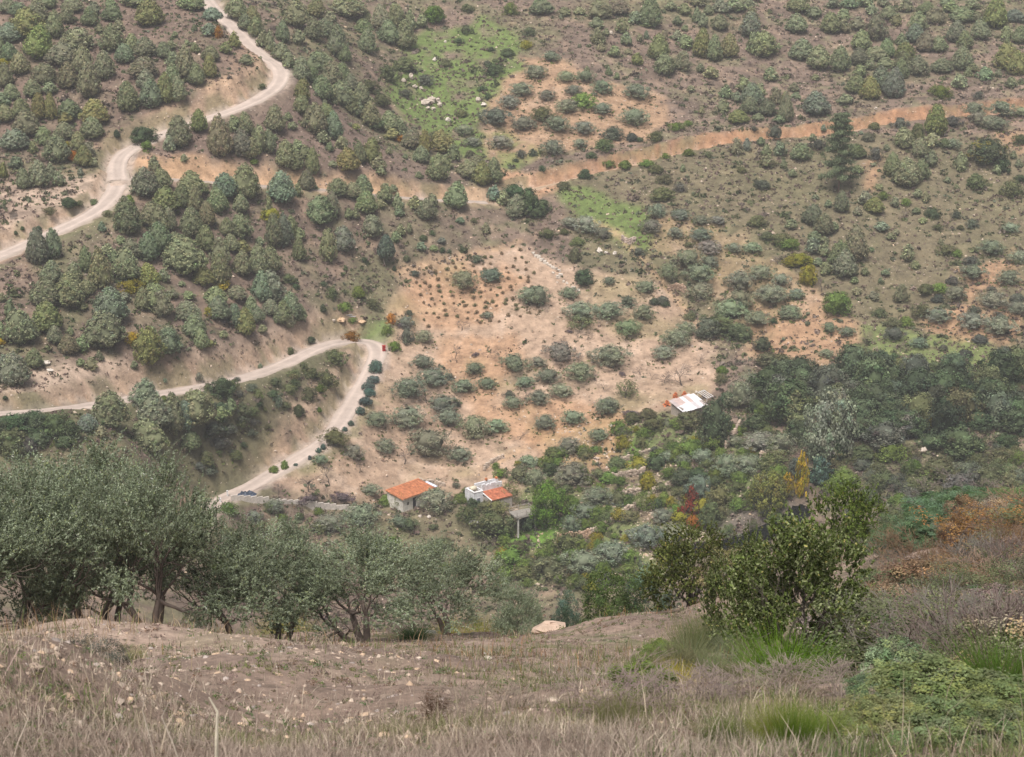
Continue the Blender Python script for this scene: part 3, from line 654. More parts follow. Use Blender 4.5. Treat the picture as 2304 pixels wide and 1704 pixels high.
reg(600, 0, 'bush', '''980,1000,1060,70,n 1805,20,120,90,f 1490,30,90,70,s 900,490,620,130,s 1020,440,540,150,s 1430,280,330,60,D 1670,360,390,50,D 1790,360,430,90,D 1680,520,570,130,D 1500,60,100,80,s 1950,200,270,80,D 1930,300,370,80,Y 1480,190,260,90,s
1180,600,640,110,k 1030,670,730,90,k 1640,460,500,60,k 1450,840,880,80,s 1980,1110,1170,60,k 1890,1120,1180,70,k 1330,440,500,80,s 1600,650,690,60,D 760,600,700,140,s 850,700,800,120,s 1640,700,750,50,D 1850,1180,1210,40,D 1250,980,1060,80,s 1510,1120,1180,60,s''', 's')
reg(600, 0, 'olive', '1890,625,735,150 1805,725,830,150 1705,845,960,190 1910,880,985,150 1470,930,1015,110 1740,1010,1120,140,o 1535,1020,1100,100 1970,490,590,80', 'o')
# upper right
reg(1200, 0, 'olive', '''130,385,475,110 40,495,600,110 245,535,625,115 385,530,625,110 510,600,715,130 300,640,725,110 100,670,760,110 255,740,860,150 510,770,860,120 775,645,755,160 755,810,950,160 65,800,920,150,s 175,870,1000,160 375,915,1015,140
140,1045,1165,150 345,1060,1110,90''', 'o')
reg(1200, 0, 'bush', '365,690,820,160,f 905,985,1060,100,s 65,1240,1285,50,D 385,1255,1335,90,D 430,1140,1190,70,D 520,1090,1130,130,s 590,1010,1050,140,k 730,1020,1060,90,k 790,1025,1065,50,D 1060,930,980,90,f 1150,900,940,60,f 980,1150,1185,60,f 1155,1120,1170,80,f 560,1230,1260,80,f 680,1210,1260,90,f 910,1250,1300,100,s 970,1320,1370,100,s 1090,1370,1430,90,k 960,1430,1500,150,s 840,1220,1250,90,f 230,1380,1420,90,s 1550,1240,1290,60,s 1300,1130,1180,60,s 1640,950,990,50,k', 's')
reg(1200, 0, 'pine', '''60,0,120,160 230,70,130,90 340,55,120,80 490,10,155,160 640,0,120,140 870,0,215,150 660,145,260,90 470,130,220,100 480,225,340,100 690,250,350,80 760,90,190,100 845,130,210,90 935,275,460,140,g 770,400,495,80,g 975,415,570,140
1110,390,540,120 1250,240,440,120,g 1340,280,460,110 1455,270,440,120,g 1130,260,370,110 1070,230,310,80 1070,130,200,60 1125,190,240,50 1215,75,180,70 1260,110,220,70 1300,40,120,70 1385,120,240,110 1120,30,120,90 1610,115,290,140,b 1620,70,180,100
1715,250,440,190 1630,260,410,80 1945,120,250,110 1240,480,550,60 1320,495,590,110 505,330,390,60 600,345,435,80 400,500,560,40 560,510,570,50 620,545,600,40 705,365,415,60 1430,640,740,90 1560,580,700,100 1680,630,730,100 1620,630,790,150,b
1605,730,860,120 1740,750,870,120 1800,670,790,90 1880,710,900,90,g 1405,740,850,90 1525,830,930,140,g 1830,870,930,90 1670,850,910,80 1170,640,690,60 1510,690,770,70 1765,520,610,90 1940,620,690,70 1950,690,750,70 1585,1035,1130,55,b
1510,1045,1160,90 1690,1025,1090,60 1830,1055,1165,90,b 1730,1080,1170,70 1740,1160,1260,110 1860,1200,1265,50 1955,1090,1200,80 1925,1270,1330,60 790,260,320,50 840,240,300,40 540,220,280,50 970,230,300,60 1390,40,110,130 1500,20,100,140 1600,0,80,110 1230,0,60,120 1020,20,90,90 1110,1230,1290,40 1250,800,850,45''', 'p')
reg(1200, 0, 'oak', '1790,940,1050,90,k 1700,1340,1420,100,k', 'D')
reg(1704, 0, 'pine', '''290,110,255,140 420,55,150,110 545,105,260,130 640,75,160,90 640,150,260,90 740,130,240,110 330,300,460,160 455,350,525,160 610,370,550,130 770,240,390,130 880,130,320,150 870,350,470,150 750,370,500,120 840,450,530,80 950,440,520,120
1100,330,470,140,g 1080,390,530,130 1190,430,580,150 1070,460,600,90 760,490,590,90 730,570,705,130 840,590,760,130,g 920,510,690,150,b 1010,530,740,140,b 960,300,440,110 980,50,160,130 1030,110,200,80,g 1170,190,330,130,b 1245,250,400,120 1350,280,400,110
1070,260,350,90 1480,170,330,130,b 1545,240,370,110 1655,160,310,130 1440,20,110,120 1520,60,180,160 1320,60,190,130 1190,100,240,120 1765,0,220,150,g 1910,80,180,130,b 1950,210,340,100 1850,200,300,80 1855,260,340,30 1520,370,540,140 1365,440,555,140
1845,340,540,170,g 1930,400,570,120,g 1690,500,610,110 1565,510,580,60 1600,480,550,70 1500,560,670,110 1885,580,660,80 1790,520,580,50 430,550,605,65 100,510,610,100 270,625,690,70 445,690,870,190,b 210,720,920,90 650,720,790,110 560,0,70,100 680,0,70,120
300,0,110,160 850,40,120,90 1250,20,120,130 1600,0,80,100 800,0,60,120 1100,0,100,110 940,0,60,90 1400,0,60,90 1700,60,150,80 1620,90,170,80 410,1000,1060,60 320,1070,1200,140 740,1080,1190,120,s 1085,960,1110,140 1190,930,1080,110,s 1320,800,1020,150,g 1300,990,1100,110
1210,1045,1180,110 1290,1130,1250,90 1000,1150,1320,110 1110,1190,1400,190 1220,1200,1350,100 1510,1140,1280,90 740,1240,1300,80 620,1440,1590,100 800,1430,1530,100 870,1470,1590,130,g 525,1490,1550,50 740,1550,1610,50 1680,1170,1240,70 1780,1230,1300,60 1900,1130,1190,50 1940,1190,1250,50
1190,1410,1480,70 1250,1430,1510,60 960,1080,1130,50 490,960,1010,40,b 770,980,1010,40,b 1480,1380,1420,40 1020,1470,1550,60 900,1370,1420,60 430,1460,1490,50 1410,1320,1370,50''', 'p')
reg(1704, 0, 'oaky', '1700,1030,1240,270,D', 'D')
reg(1704, 0, 'bush', '1360,645,735,140,f 1620,1290,1410,130,s 1890,1350,1475,140,s 1820,1180,1290,100,D 1390,1070,1110,100,s 1450,860,950,110,k 870,920,970,80,s 1060,880,960,110,k 880,1100,1200,90,k 820,1000,1060,90,k 1300,1550,1620,90,D 1450,1060,1110,100,o 1640,680,740,70,k 1950,1000,1080,100,s 1960,1300,1360,80,D 450,1060,1120,110,k 1100,1480,1540,70,f 940,1440,1490,80,f', 's')
reg(1704, 0, 'olive', '1610,810,880,150 1640,870,940,130 1710,880,960,130 1780,900,980,130 1820,800,880,160 1960,820,880,100', 'o')
# middle left
reg(0, 450, 'pine', '''290,235,480,150,b 400,235,440,120,b 380,470,630,140 550,480,640,120 640,375,550,100 750,400,680,150 800,330,420,100 850,385,480,80 895,275,345,70 980,300,440,140 1100,270,470,130 940,380,610,180 1110,490,660,150,g 1220,520,620,80
340,600,810,200 530,570,810,200 650,605,720,110 340,780,1000,200,g 155,840,1090,220 410,950,1075,110 80,760,900,80 510,1010,1155,130 610,1035,1145,90 525,950,1010,50 820,680,930,220,b 790,845,1110,280 1150,640,840,180 1200,690,880,160 1060,680,840,100
1110,980,1240,190,g 1270,980,1170,160,b 1240,930,1010,100 1130,945,1010,60 1400,760,910,170 1445,860,1030,150 1500,970,1120,100 1600,650,790,160 1620,740,910,150,b 1750,800,960,110,b 1830,830,1020,130,g 1760,640,750,140 1870,740,880,100 1910,810,930,110
1950,560,770,130,b 1380,290,580,280 1190,200,420,170 1190,60,270,140 960,20,280,170 1430,80,290,150 1540,30,210,120 1530,220,400,130 1640,310,520,130 1640,410,650,140 1510,500,650,140,g 1720,270,400,120 1800,310,420,110,g 1800,400,580,130 1790,130,310,150
1690,150,280,100 1930,360,570,130 1300,250,380,120 1260,90,250,100 110,1155,1390,200,b 255,1120,1260,120 30,1160,1280,60,b 680,1175,1275,90 740,1130,1200,60 600,1190,1250,60 10,920,1060,60 760,180,250,60,b 620,780,840,70 930,700,780,80,b 1350,610,650,50 1950,940,1010,70 1560,1050,1100,70,g
1660,980,1030,70 1280,670,740,90 1400,700,750,90 1930,280,340,70 1000,1230,1290,50 20,700,770,50''', 'p')
reg(0, 450, 'bush', '970,600,700,150,Y 990,985,1085,100,y 1650,620,665,100,Y 1550,810,880,60,Y 10,1030,1090,60,y 1480,1290,1350,50,b 1225,1335,1370,30,b 1935,1220,1260,35,b 800,80,130,60,s 290,200,240,40,D 170,235,265,30,D 120,260,290,30,D 40,1480,1510,40,D 320,690,760,60,k', 's')
reg(0, 450, 'oak', '1660,1320,1490,160,D', 'D')
# lower left bank
reg(0, 850, 'pine', '820,125,390,240 1080,40,270,200,b 1150,170,400,220,b 1100,335,570,240 1300,220,500,150 1390,260,460,130,b 1460,120,370,230 650,280,410,130,b 750,370,460,90 1420,430,570,140 1720,220,330,80 1650,280,390,110 1070,380,520,100', 'p')
reg(0, 850, 'oak', '1590,370,470,140,k 1710,360,450,90,k 1660,460,530,110,k 100,270,420,200 250,250,420,220 400,270,440,220 520,320,480,150 90,400,600,200,s 480,430,520,130 280,400,520,150 -40,300,480,160 200,450,580,130,k', 'D')
reg(0, 850, 'bush', '1220,150,220,90,f 1530,560,640,90,s 1800,230,300,120,s 1750,560,620,100,s 1480,640,700,80,k 1560,690,740,80,k', 's')
# middle centre
reg(600, 450, 'pine', '''60,140,370,120 130,140,360,110,b 190,140,290,90 240,220,320,90 245,300,460,90 30,370,560,150 40,560,780,170,b 180,720,920,150 120,770,930,120 170,840,980,90 240,800,930,110 30,760,880,120 90,840,940,70 460,250,475,120 580,220,400,140,b 790,130,295,140
960,240,320,70 995,190,275,70 1060,180,260,45 1150,315,385,80,b 540,210,270,70 1300,280,330,60,b 1240,340,390,60 440,130,180,50 1440,130,180,60,b 1630,180,260,60''', 'p')
reg(600, 450, 'bush', '''490,660,750,80,s 680,650,740,90,f 580,775,850,90,f 160,560,630,90,s 1165,260,305,60,D 1305,360,400,40,D 420,790,850,50,D 640,885,925,60,f 630,975,1060,100,n 330,1020,1070,60,D 180,1100,1160,60,s 510,1130,1240,150,s 950,1060,1140,80,f 1355,370,400,30,D
920,850,930,60,n 900,940,1010,70,f 725,430,470,50,D 950,490,530,30,D 1040,420,470,50,s 1450,360,400,40,D 1230,240,280,40,D 790,750,820,80,s 210,630,660,50,D 420,640,650,50,D 1060,830,870,60,k 1040,960,1080,90,k 1560,430,480,80,k 1100,530,580,60,k
400,1370,1440,60,f 320,1400,1510,110,s 240,1530,1620,80,s 80,1460,1540,60,b 390,1560,1600,40,f 450,1280,1400,130,s 340,1250,1340,120,s 200,1270,1330,90,s 1540,140,180,40,s 280,1260,1290,40,s 1360,1290,1340,60,k 1420,1510,1550,40,k 1800,1430,1470,70,k''', 's')
reg(600, 450, 'olive', '1470,540,680,150 1670,515,630,140 1035,870,960,110 1170,975,1080,110 1950,660,800,140 1160,1160,1270,130 1545,1220,1310,110 1465,1340,1450,140 1640,1330,1420,110 1240,1290,1420,200 1050,1330,1490,190 1310,1480,1600,170 1840,1160,1300,170 1920,1320,1400,110 1830,1480,1560,120 1640,860,900,70', 'o')
reg(600, 450, 'cypress', '810,1200,1300,85 790,1310,1370,80 755,1370,1420,85 765,1410,1470,80 740,1470,1535,80 695,1540,1600,60', 't')
reg(600, 450, 'bare', '1420,1050,1230,150 1640,1090,1190,100 1190,1390,1540,150 1450,870,1000,120 1400,790,850,90 1750,1090,1210,110 1940,1400,1540,120 1680,1510,1580,60 1380,1440,1530,90', 'k')
# lower centre
reg(600, 850, 'olive', '825,270,390,155 1050,245,395,220 1355,250,390,150 1540,295,470,190 1710,315,430,140 1200,400,620,250 885,465,570,130 1430,530,630,150 650,520,640,120 510,390,530,160,s 780,800,890,120 1262,840,1020,200 465,1030,1165,180 700,960,1110,210 60,920,1020,120 400,590,660,90 985,1030,1120,110 1060,1060,1150,110,D 1950,600,680,120 1620,930,1010,90,s', 'o')
reg(600, 850, 'bush', '890,870,960,90,f 1710,920,1020,150,s 1500,980,1060,150,s 1870,700,780,160,s 1730,690,760,90,f 1940,720,790,90,s 390,970,1035,60,f 1440,900,945,110,f 1480,820,880,60,f 1300,1210,1270,100,s 1820,1290,1400,190,f 1870,1240,1310,130,s 1900,1400,1520,150,s 1740,1340,1440,130,f 1410,780,820,50,k 1240,1100,1140,60,s 1340,1200,1290,90,s', 's')
reg(600, 850, 'oak', '1540,890,970,85,D 1680,1000,1200,260,s 1950,1020,1150,120,D', 'D')
reg(600, 850, 'cypress', '625,320,360,35 580,370,405,35 420,500,545,35 385,530,570,35 320,580,615,25 215,640,665,30 55,660,720,60,f 135,620,690,50,f', 't')
reg(600, 850, 'bare', '310,670,880,180 470,590,830,200 690,600,720,100 1020,520,670,150 1880,390,490,120 90,780,900,90 1650,1150,1260,160', 'k')
# middle right
reg(1200, 450, 'olive', '''395,125,265,150 270,150,210,100 520,210,300,100 920,40,150,110 870,160,260,140 1055,210,300,100 1095,90,170,120 1245,135,200,100 1365,120,190,90 1245,225,320,140 1310,330,430,160 1485,335,410,90 1625,330,410,110 1150,400,510,180 1310,420,520,110
1000,495,630,140 1230,500,630,190 1240,620,750,160 1540,540,700,160 1695,520,605,150 1840,560,650,110 1530,690,830,150 1770,670,785,180 1950,680,750,80 1900,790,900,140 1665,840,960,150 1470,790,900,200 835,610,710,130 265,660,750,120 560,580,640,80
40,660,820,130 565,765,900,180 360,800,920,190 815,795,915,130 705,920,1030,160 1130,930,1020,140 1055,980,1110,180 970,1110,1200,150 200,1075,1225,190 575,1090,1265,230 350,1230,1370,190 110,1270,1380,140 35,1170,1250,100 205,1390,1480,140
545,1480,1600,140 40,1420,1540,130''', 'o')
reg(1200, 450, 'oak', '375,520,645,130,D 1290,880,1040,150,k 1700,1030,1140,110,D 1390,870,1000,160,s 1520,920,1060,160,s 1750,1140,1260,170,s 1850,1150,1280,150,s 60,0,110,120,D 30,60,150,100,D', 's')
reg(1200, 450, 'airy', '690,1350,1500,150 350,900,1000,190', 's')
reg(1200, 450, 'bush', '1390,1290,1370,90,s 1160,850,900,80,s 310,360,470,80,s 230,210,260,60,s 900,740,790,70,k 780,380,430,90,k 960,720,790,90,k 1400,1270,1300,80,f 1160,330,360,60,s 850,1560,1640,120,s 980,760,800,60,D 1780,880,920,60,D 1910,440,500,110,Y 1670,140,200,120,s 1850,260,330,110,s 1890,320,370,110,f 1740,240,300,90,s 700,750,800,110,k 110,240,300,110,s 330,300,350,90,s', 's')
reg(1200, 450, 'bare', '330,960,1050,100 400,960,1060,100 800,1230,1330,150 1110,1180,1420,250 520,1330,1430,110 470,1280,1370,90 880,1260,1350,80 110,770,850,50 400,720,790,60 220,1000,1080,80 1820,400,500,130 1250,1150,1230,130 1550,1160,1250,160 970,1240,1390,130', 'k')
reg(1704, 450, 'pine', '''405,50,200,140,b 490,115,270,130 565,175,250,70 420,240,330,100 410,300,410,110,b 495,330,435,95 500,275,340,60 725,220,470,160 610,330,530,140 645,395,595,160,b 1115,340,455,95 1070,645,780,100 510,465,560,90 450,440,500,70 920,180,250,100,b
1170,450,520,70 990,260,310,70 1030,220,270,50 740,650,710,70 720,580,630,60 800,510,570,60 860,690,760,80 745,60,130,60 915,585,630,35 845,360,400,45 250,160,220,90 1180,60,110,60 1230,140,180,60 1360,300,340,40 950,520,570,60''', 'p')
reg(1704, 450, 'olive', '''1730,330,420,150 1940,380,480,130 1605,520,610,150 1860,540,645,150 1470,650,760,130 1750,720,820,180 1930,770,870,120 1345,820,930,160 1595,870,980,180 1800,920,1030,200 1195,1040,1110,110 1015,970,1060,130,k 290,670,740,100 245,790,900,140 100,670,780,180
535,925,1005,90 670,950,1020,95 515,1115,1180,90 1880,180,250,100 1320,1220,1280,90,s 810,1200,1270,140''', 'o')
reg(1704, 450, 'oak', '590,680,865,180,f 375,490,650,110,Y 320,410,500,140,Y 1830,350,420,1,s', 'f')
reg(1704, 450, 'bush', '''250,310,370,110,f 150,260,330,100,s 1350,650,700,100,f 1220,830,870,120,s 1590,450,500,100,k 1450,590,640,90,k 1340,730,770,90,k 1610,820,860,90,k 1800,870,910,100,k 1650,1030,1080,100,k 1840,1130,1200,140,k 1930,710,770,100,k 1400,350,420,120,s 1480,370,430,70,f 1740,660,700,60,k
1820,1180,1240,120,D 1440,1150,1190,60,D 1010,1140,1190,50,D 1120,1230,1290,120,s 1380,1080,1120,60,k 730,1070,1180,150,s 1540,1140,1190,100,k 1480,90,150,60,k 1300,80,140,80,D 1590,150,220,80,k 1510,190,230,50,s 1340,200,230,60,s 1060,1200,1260,110,s 900,830,880,100,s 1250,670,720,110,s 1100,900,950,110,f 1000,900,950,110,s 860,1150,1220,110,s''', 's')
reg(1704, 450, 'bare', '480,540,700,140 170,370,500,120 360,1040,1130,110 830,1000,1080,110 1060,1060,1160,160 910,1080,1160,120 1030,480,560,90 60,70,200,150 1100,60,160,120', 'k')
# lower right: gardens and riverside trees
reg(1200, 850, 'olive', '''85,290,405,130 290,250,360,140 545,165,290,140 265,450,570,150 485,410,490,130 280,650,820,230 470,850,960,180 20,700,830,120 380,960,1060,160 280,1040,1170,110 1530,50,260,170 1260,540,660,130 1500,440,530,120 1680,430,560,200,o 1840,420,600,160
1230,740,940,150,o 1440,590,770,170 1600,600,720,180 1190,930,1010,100 960,980,1090,130 840,1110,1280,200 590,1240,1400,210 370,1300,1480,230 1110,580,660,90 1010,560,640,110,o 1650,40,130,200''', 'o')
reg(1200, 850, 'oak', '''1340,200,540,210,D 1160,470,610,170,f 910,590,700,140,D 1650,300,410,180,D 1110,690,820,150,D 1220,690,770,120,D 1540,700,800,130,f 1350,740,830,80,D 120,640,740,120,D 1960,600,760,120,k 1440,110,230,110,D 1060,530,640,90,f 1200,460,560,110,f 1160,300,380,180,s 1350,420,540,130,f 1660,170,280,130,D 1700,200,300,90,f''', 'D')
reg(1200, 850, 'bush', '''1390,810,970,180,s 1510,780,860,110,s 850,700,840,120,Y 970,850,940,90,f 920,900,990,60,D 1090,1000,1090,110,Y 1050,1110,1240,200,o 720,860,930,60,D 780,640,690,130,Y 1310,930,1130,140,s 1450,330,400,90,s 250,870,930,70,f 480,1200,1310,70,f 980,1150,1240,110,f 720,1290,1400,110,f
710,1000,1080,130,s 420,980,1040,80,f 290,990,1040,110,f 130,1400,1520,230,s 330,1340,1450,150,s 60,1330,1450,140,s 540,1480,1560,140,k 930,1130,1200,90,f 640,340,420,130,f 730,290,350,120,s 900,330,390,120,s 900,520,560,60,k 1020,470,530,90,s 560,730,800,120,f 1280,380,450,90,s 490,700,760,100,s 950,1260,1330,90,s 1060,1320,1400,110,k
500,1360,1450,120,f 250,1230,1310,200,s 1400,950,1030,90,s 1250,1010,1090,80,f 340,1090,1140,90,k 620,600,680,120,s 380,520,600,110,s 150,540,600,120,s 1290,610,690,90,s 1350,560,650,100,s 1570,540,600,100,f''', 's')

reg(1200, 850, 'airy', '830,850,1010,150,f 1740,700,1000,220,s 1800,610,720,240,s', 's')
reg(1704, 850, 'oak', '''680,20,240,200,k 860,40,280,300 1240,50,200,170,k 1320,150,290,170 1070,160,340,200 1100,240,450,220 740,280,470,220 940,340,560,260,k 960,190,280,150 1460,180,330,180,k 1550,20,150,160,k 1760,10,250,260 1500,380,620,300
1640,280,400,220 1900,230,440,220 1840,420,540,160 1280,430,540,160 780,620,700,120,k 560,20,160,150,k 1420,60,180,150,k 1020,20,160,180,k 1180,320,450,150 1380,260,420,160 640,700,850,180,f 600,450,600,150,D 1560,120,240,140,k''', 'D')
reg(1704, 850, 'oak', '220,20,350,280,D 1310,280,430,130,Y', 'D')
reg(1704, 850, 'bush', '780,540,640,180,s 1000,560,640,200,f 1640,480,560,140,s 1800,560,640,160,s 1340,640,780,260,s 950,720,830,170,s 1200,740,860,180,s 1500,760,860,200,k 1700,720,830,200,s 1880,700,830,180,s 820,840,940,160,s 1060,880,960,140,f 1320,900,1000,180,k 1600,900,980,190,s 1800,880,960,190,s 1150,640,720,150,f 1560,640,740,160,k 1930,540,640,130,s 900,650,730,130,s 1440,860,930,150,s 1250,980,1080,160,k 1020,1000,1100,170,s 1150,1090,1180,170,k', 's')
reg(1704, 850, 'bare', '1250,700,940,260 1480,620,860,260 1640,680,900,240 1380,830,1060,250 1100,900,1100,220 1800,760,960,220 960,760,900,160 1560,860,1060,240', 'k')
# ------------------------------------------------------------------ put the plants on the ground
ZONES = [([(0,0),(450,0),(620,150),(600,210),(300,300),(230,400),(0,540)], 'above the upper track'),
 ([(450,-10),(700,-10),(1000,-10),(1000,60),(880,140),(900,250),(1100,400),(1090,440),(700,400),(300,370),(300,300),(620,200),(640,150)], 'on the spur between the tracks'),
 ([(230,380),(600,400),(1120,440),(1150,530),(900,600),(860,740),(720,720),(420,830),(0,900),(0,560)], 'below the upper track'),
 ([(0,890),(480,850),(740,760),(820,780),(760,900),(600,1050),(430,1120),(0,1120)], 'inside the hairpin bend'),
 ([(1040,110),(1500,180),(1520,330),(1200,390),(1060,350)], 'in the upper orchard'),
 ([(1100,-10),(2310,-10),(2310,245),(1800,290),(1500,340),(1500,180),(1200,110)], 'above the right-hand track'),
 ([(880,-10),(1200,-10),(1200,120),(1060,380),(900,260)], 'in the green hollow'),
 ([(840,600),(1170,530),(1480,640),(1640,860),(1480,960),(1150,1090),(470,1130),(760,960)], 'in the tan field'),
 ([(1400,440),(1650,470),(1950,700),(1950,840),(1700,830),(1560,700)], 'in the red-earth orchard'),
 ([(1980,540),(2310,540),(2310,860),(2000,840)], 'on the far right terraces'),
 ([(1700,830),(2310,850),(2310,1110),(1760,1110)], 'among the stream trees'),
 ([(1100,930),(1800,930),(1800,1300),(1100,1360)], 'in the stepped gardens')]
def zone(px, py):
    for pp, nm in ZONES:
        if pip(pp, np.array(px), np.array(py)): return nm
    return 'near the cottages' if px < 1200 and py > 1000 else 'on the open hillside'
TONE = {'p': 'grey-green', 'g': 'yellowish green', 'b': 'blue-green', 'o': 'silvery green', 'D': 'dark green', 'f': 'fresh green', 'y': 'golden yellow', 'Y': 'olive-yellow', 'n': 'rusty orange',
        'k': 'dull grey', 'w': 'pale silver', 't': 'teal green', 'r': 'deep red', 's': 'drab green'}
NOUN = {'pine': ('pine_tree', 'dome-shaped pine', 'tree'), 'olive': ('olive_tree', 'round olive tree', 'tree'), 'oak': ('holm_oak', 'bushy oak', 'tree'), 'oaky': ('holm_oak', 'broad oak', 'tree'),
        'bush': ('shrub', 'low shrub', 'shrub'), 'cypress': ('young_cypress', 'young cypress', 'tree'), 'bare': ('bare_tree', 'leafless tree', 'tree'), 'airy': ('almond_tree', 'thin-leaved tree', 'tree')}
GROUPS = {'pine': 'pines on the slopes', 'olive': 'olive trees of the orchards', 'oak': 'oaks in the valley', 'oaky': 'oaks in the valley', 'bush': 'shrubs on the slopes', 'cypress': 'young cypresses along the track', 'bare': 'leafless fruit trees', 'airy': 'thin-leaved trees'}
ONES = 'zero one two three four five six seven eight nine ten eleven twelve thirteen fourteen fifteen sixteen seventeen eighteen nineteen'.split()
TENS = '_ _ twenty thirty forty fifty sixty seventy eighty ninety'.split()
def wnum(v):
    v = int(min(99, max(0, v))); return ONES[v] if v < 20 else TENS[v // 10] + ('-' + ONES[v % 10] if v % 10 else '')
def mk_label(kind, c, px, py, w, h, noun=None):
    nm, nn, cat = NOUN[kind]; big = {'pine': (2.6, 5.6), 'olive': (3.4, 5.2), 'oak': (3.5, 6.5), 'bush': (1.6, 3.0)}.get(kind, (2, 4.5))
    s = 'small' if w < big[0] else 'large' if w > big[1] else 'mid-sized'
    tone = '' if kind == 'bare' else TONE[c] + ' '
    z = zone(px, py)
    for dx in (0, .5, -.5, 1, -1):
        for half in ('', ' and a half'):
            L = f'{s} {tone}{noun or nn} {z}, {wnum(px / 23.04 + dx)}{half} percent across, {wnum(py / 17.04)} down'
            if L not in USED and len(re.findall(r"[A-Za-z'-]+", L)) < 17: return L
    return L
Ta = [t for t in T_ if -60 < t[2] < 2360 and t[5] > 3]
bp = np.array([[t[2], t[4] - 0.13 * t[5]] for t in Ta]); HT = hit(bp[:, 0], bp[:, 1])
def vis(t): return t[5] * (t[4] - t[3]) * (1 if 0 < t[2] < 2304 and t[4] > 5 else .02)
LIM = {'pine': 296, 'bush': 290}
order = {}
for i, t in enumerate(Ta): order.setdefault(t[0], []).append(i)
REST = {}
for k, ids in order.items():
    ids.sort(key=lambda i: -vis(Ta[i])); n = LIM.get(k, 290); REST[k] = ids[n:]; order[k] = ids[:n]
rsP = np.random.RandomState(5)
def shade(c, amt=.10):
    b = 1 + amt * rsP.normal(); return tuple(float(np.clip(v * b * (1 + .05 * rsP.normal()), .01, 1)) for v in COLS[c])
GROW = {'pine': (1.25, 1.25), 'olive': (1.22, 1.15), 'oak': (1.12, 1.1), 'oaky': (1.1, 1.1), 'bush': (1.2, 1.15), 'cypress': (1.2, 1.15), 'bare': (1.1, 1.1), 'airy': (1.15, 1.15)}
def dims(t, p):
    d = p[1] * cp + p[2] * sp; sc = F_PX / d; dep = math.atan2(-p[2], p[1])
    gw_, gh_ = GROW[t[0]]; w = t[5] / sc * gw_; h = gh_ * max((t[4] - .13 * t[5] - t[3]) / sc / math.cos(dep) - .10 * w, w * .45)
    return w, h
def bare_thing(x, y, z, w, h, label, group, col=(.17,.135,.115), s=0):
    th = thing('bare_tree', label, 'tree', (x, y, z), rsP.uniform(0, 6.28), group, (w * 1.15, w * 1.15, h))
    a, b = BARE[s % 4]; link('trunk', a, th, color=(.12,.10,.085)); link('twigs', b, th, color=col); return th
for k, ids in order.items():
    for i in ids:
        t = Ta[i]; p = HT[i]; w, h = dims(t, p); c = t[1] or 'p'; x, y, z = p[0], p[1], p[2] + CAMZ
        lab = mk_label(k, c, t[2], (t[3] + t[4]) / 2, w, h); rz = rsP.uniform(0, 6.28); s = i
        if k == 'bare': bare_thing(x, y, z, w, h, lab, GROUPS[k], s=i); continue
        nm, nn, cat = NOUN[k]
        if k == 'oak' and c in 'fYs': nm = 'broadleaf_tree'
        if k == 'bush':
            o = link(nm, CR['bush'][s % 5] if rsP.uniform() < .7 else CR['fuzzy'][s % 4], loc=(x, y, z - .1 * h), rot=(0, 0, rz), scale=(w * 1.05, w * 1.05, h * 1.1), color=shade(c, .14)); tag(o, lab, cat, GROUPS[k]); continue
        th = thing(nm, lab, cat, (x, y, z), rz, GROUPS[k], (w, w * rsP.uniform(.92, 1.08), h))
        if k == 'pine':
            f = CR['fuzzy'] if rsP.uniform() < .2 else CR['pine']
            link('crown', f[s % len(f)], th, color=shade(c), rot=(rsP.normal() * .04, rsP.normal() * .04, 0)); link('trunk', TRUNKP[s % 2], th, color=(.16,.12,.10))
        elif k == 'cypress':
            link('crown', CR['colm'][s % 3], th, color=shade(c)); link('trunk', TRUNKP[s % 2], th, color=(.16,.12,.10))
        else:
            f = {'olive': CR['olive'], 'oak': CR['oak'], 'oaky': CR['oaky'], 'airy': CR['airy']}[k]
            lift = .12 if k == 'olive' else .1
            link('crown', f[s % len(f)], th, color=shade(c), loc=(0, 0, lift * .6), scale=(1.04, 1.04, 1 - lift * .3)); link('trunk', TRUNK[s % 4], th, color=(.13,.115,.10))
# the smallest ones past the limit, joined
for k, ids in REST.items():
    if not ids: continue
    light = [crown_arrays('pine' if k == 'pine' else 'dome', 60, .13, 9, .07, .04, 900 + s) for s in range(3)]; parts = []
    for i in ids:
        t = Ta[i]; p = HT[i]; w, h = dims(t, p); V, F, T = light[i % 3]; a = rsP.uniform(0, 6.28)
        R = np.array([[math.cos(a), -math.sin(a), 0], [math.sin(a), math.cos(a), 0], [0, 0, 1]])
        parts.append(((V * [w, w, h]) @ R.T + [p[0], p[1], p[2] + CAMZ], F, T * np.array(shade(t[1] or 'p'))))
    V, F, T = merge(parts); tag(link('distant_' + ('pines' if k == 'pine' else 'shrubs'), mesh_np('distant_growth', V, F, T, M_LEAF), color=(1, 1, 1)), kind='stuff')

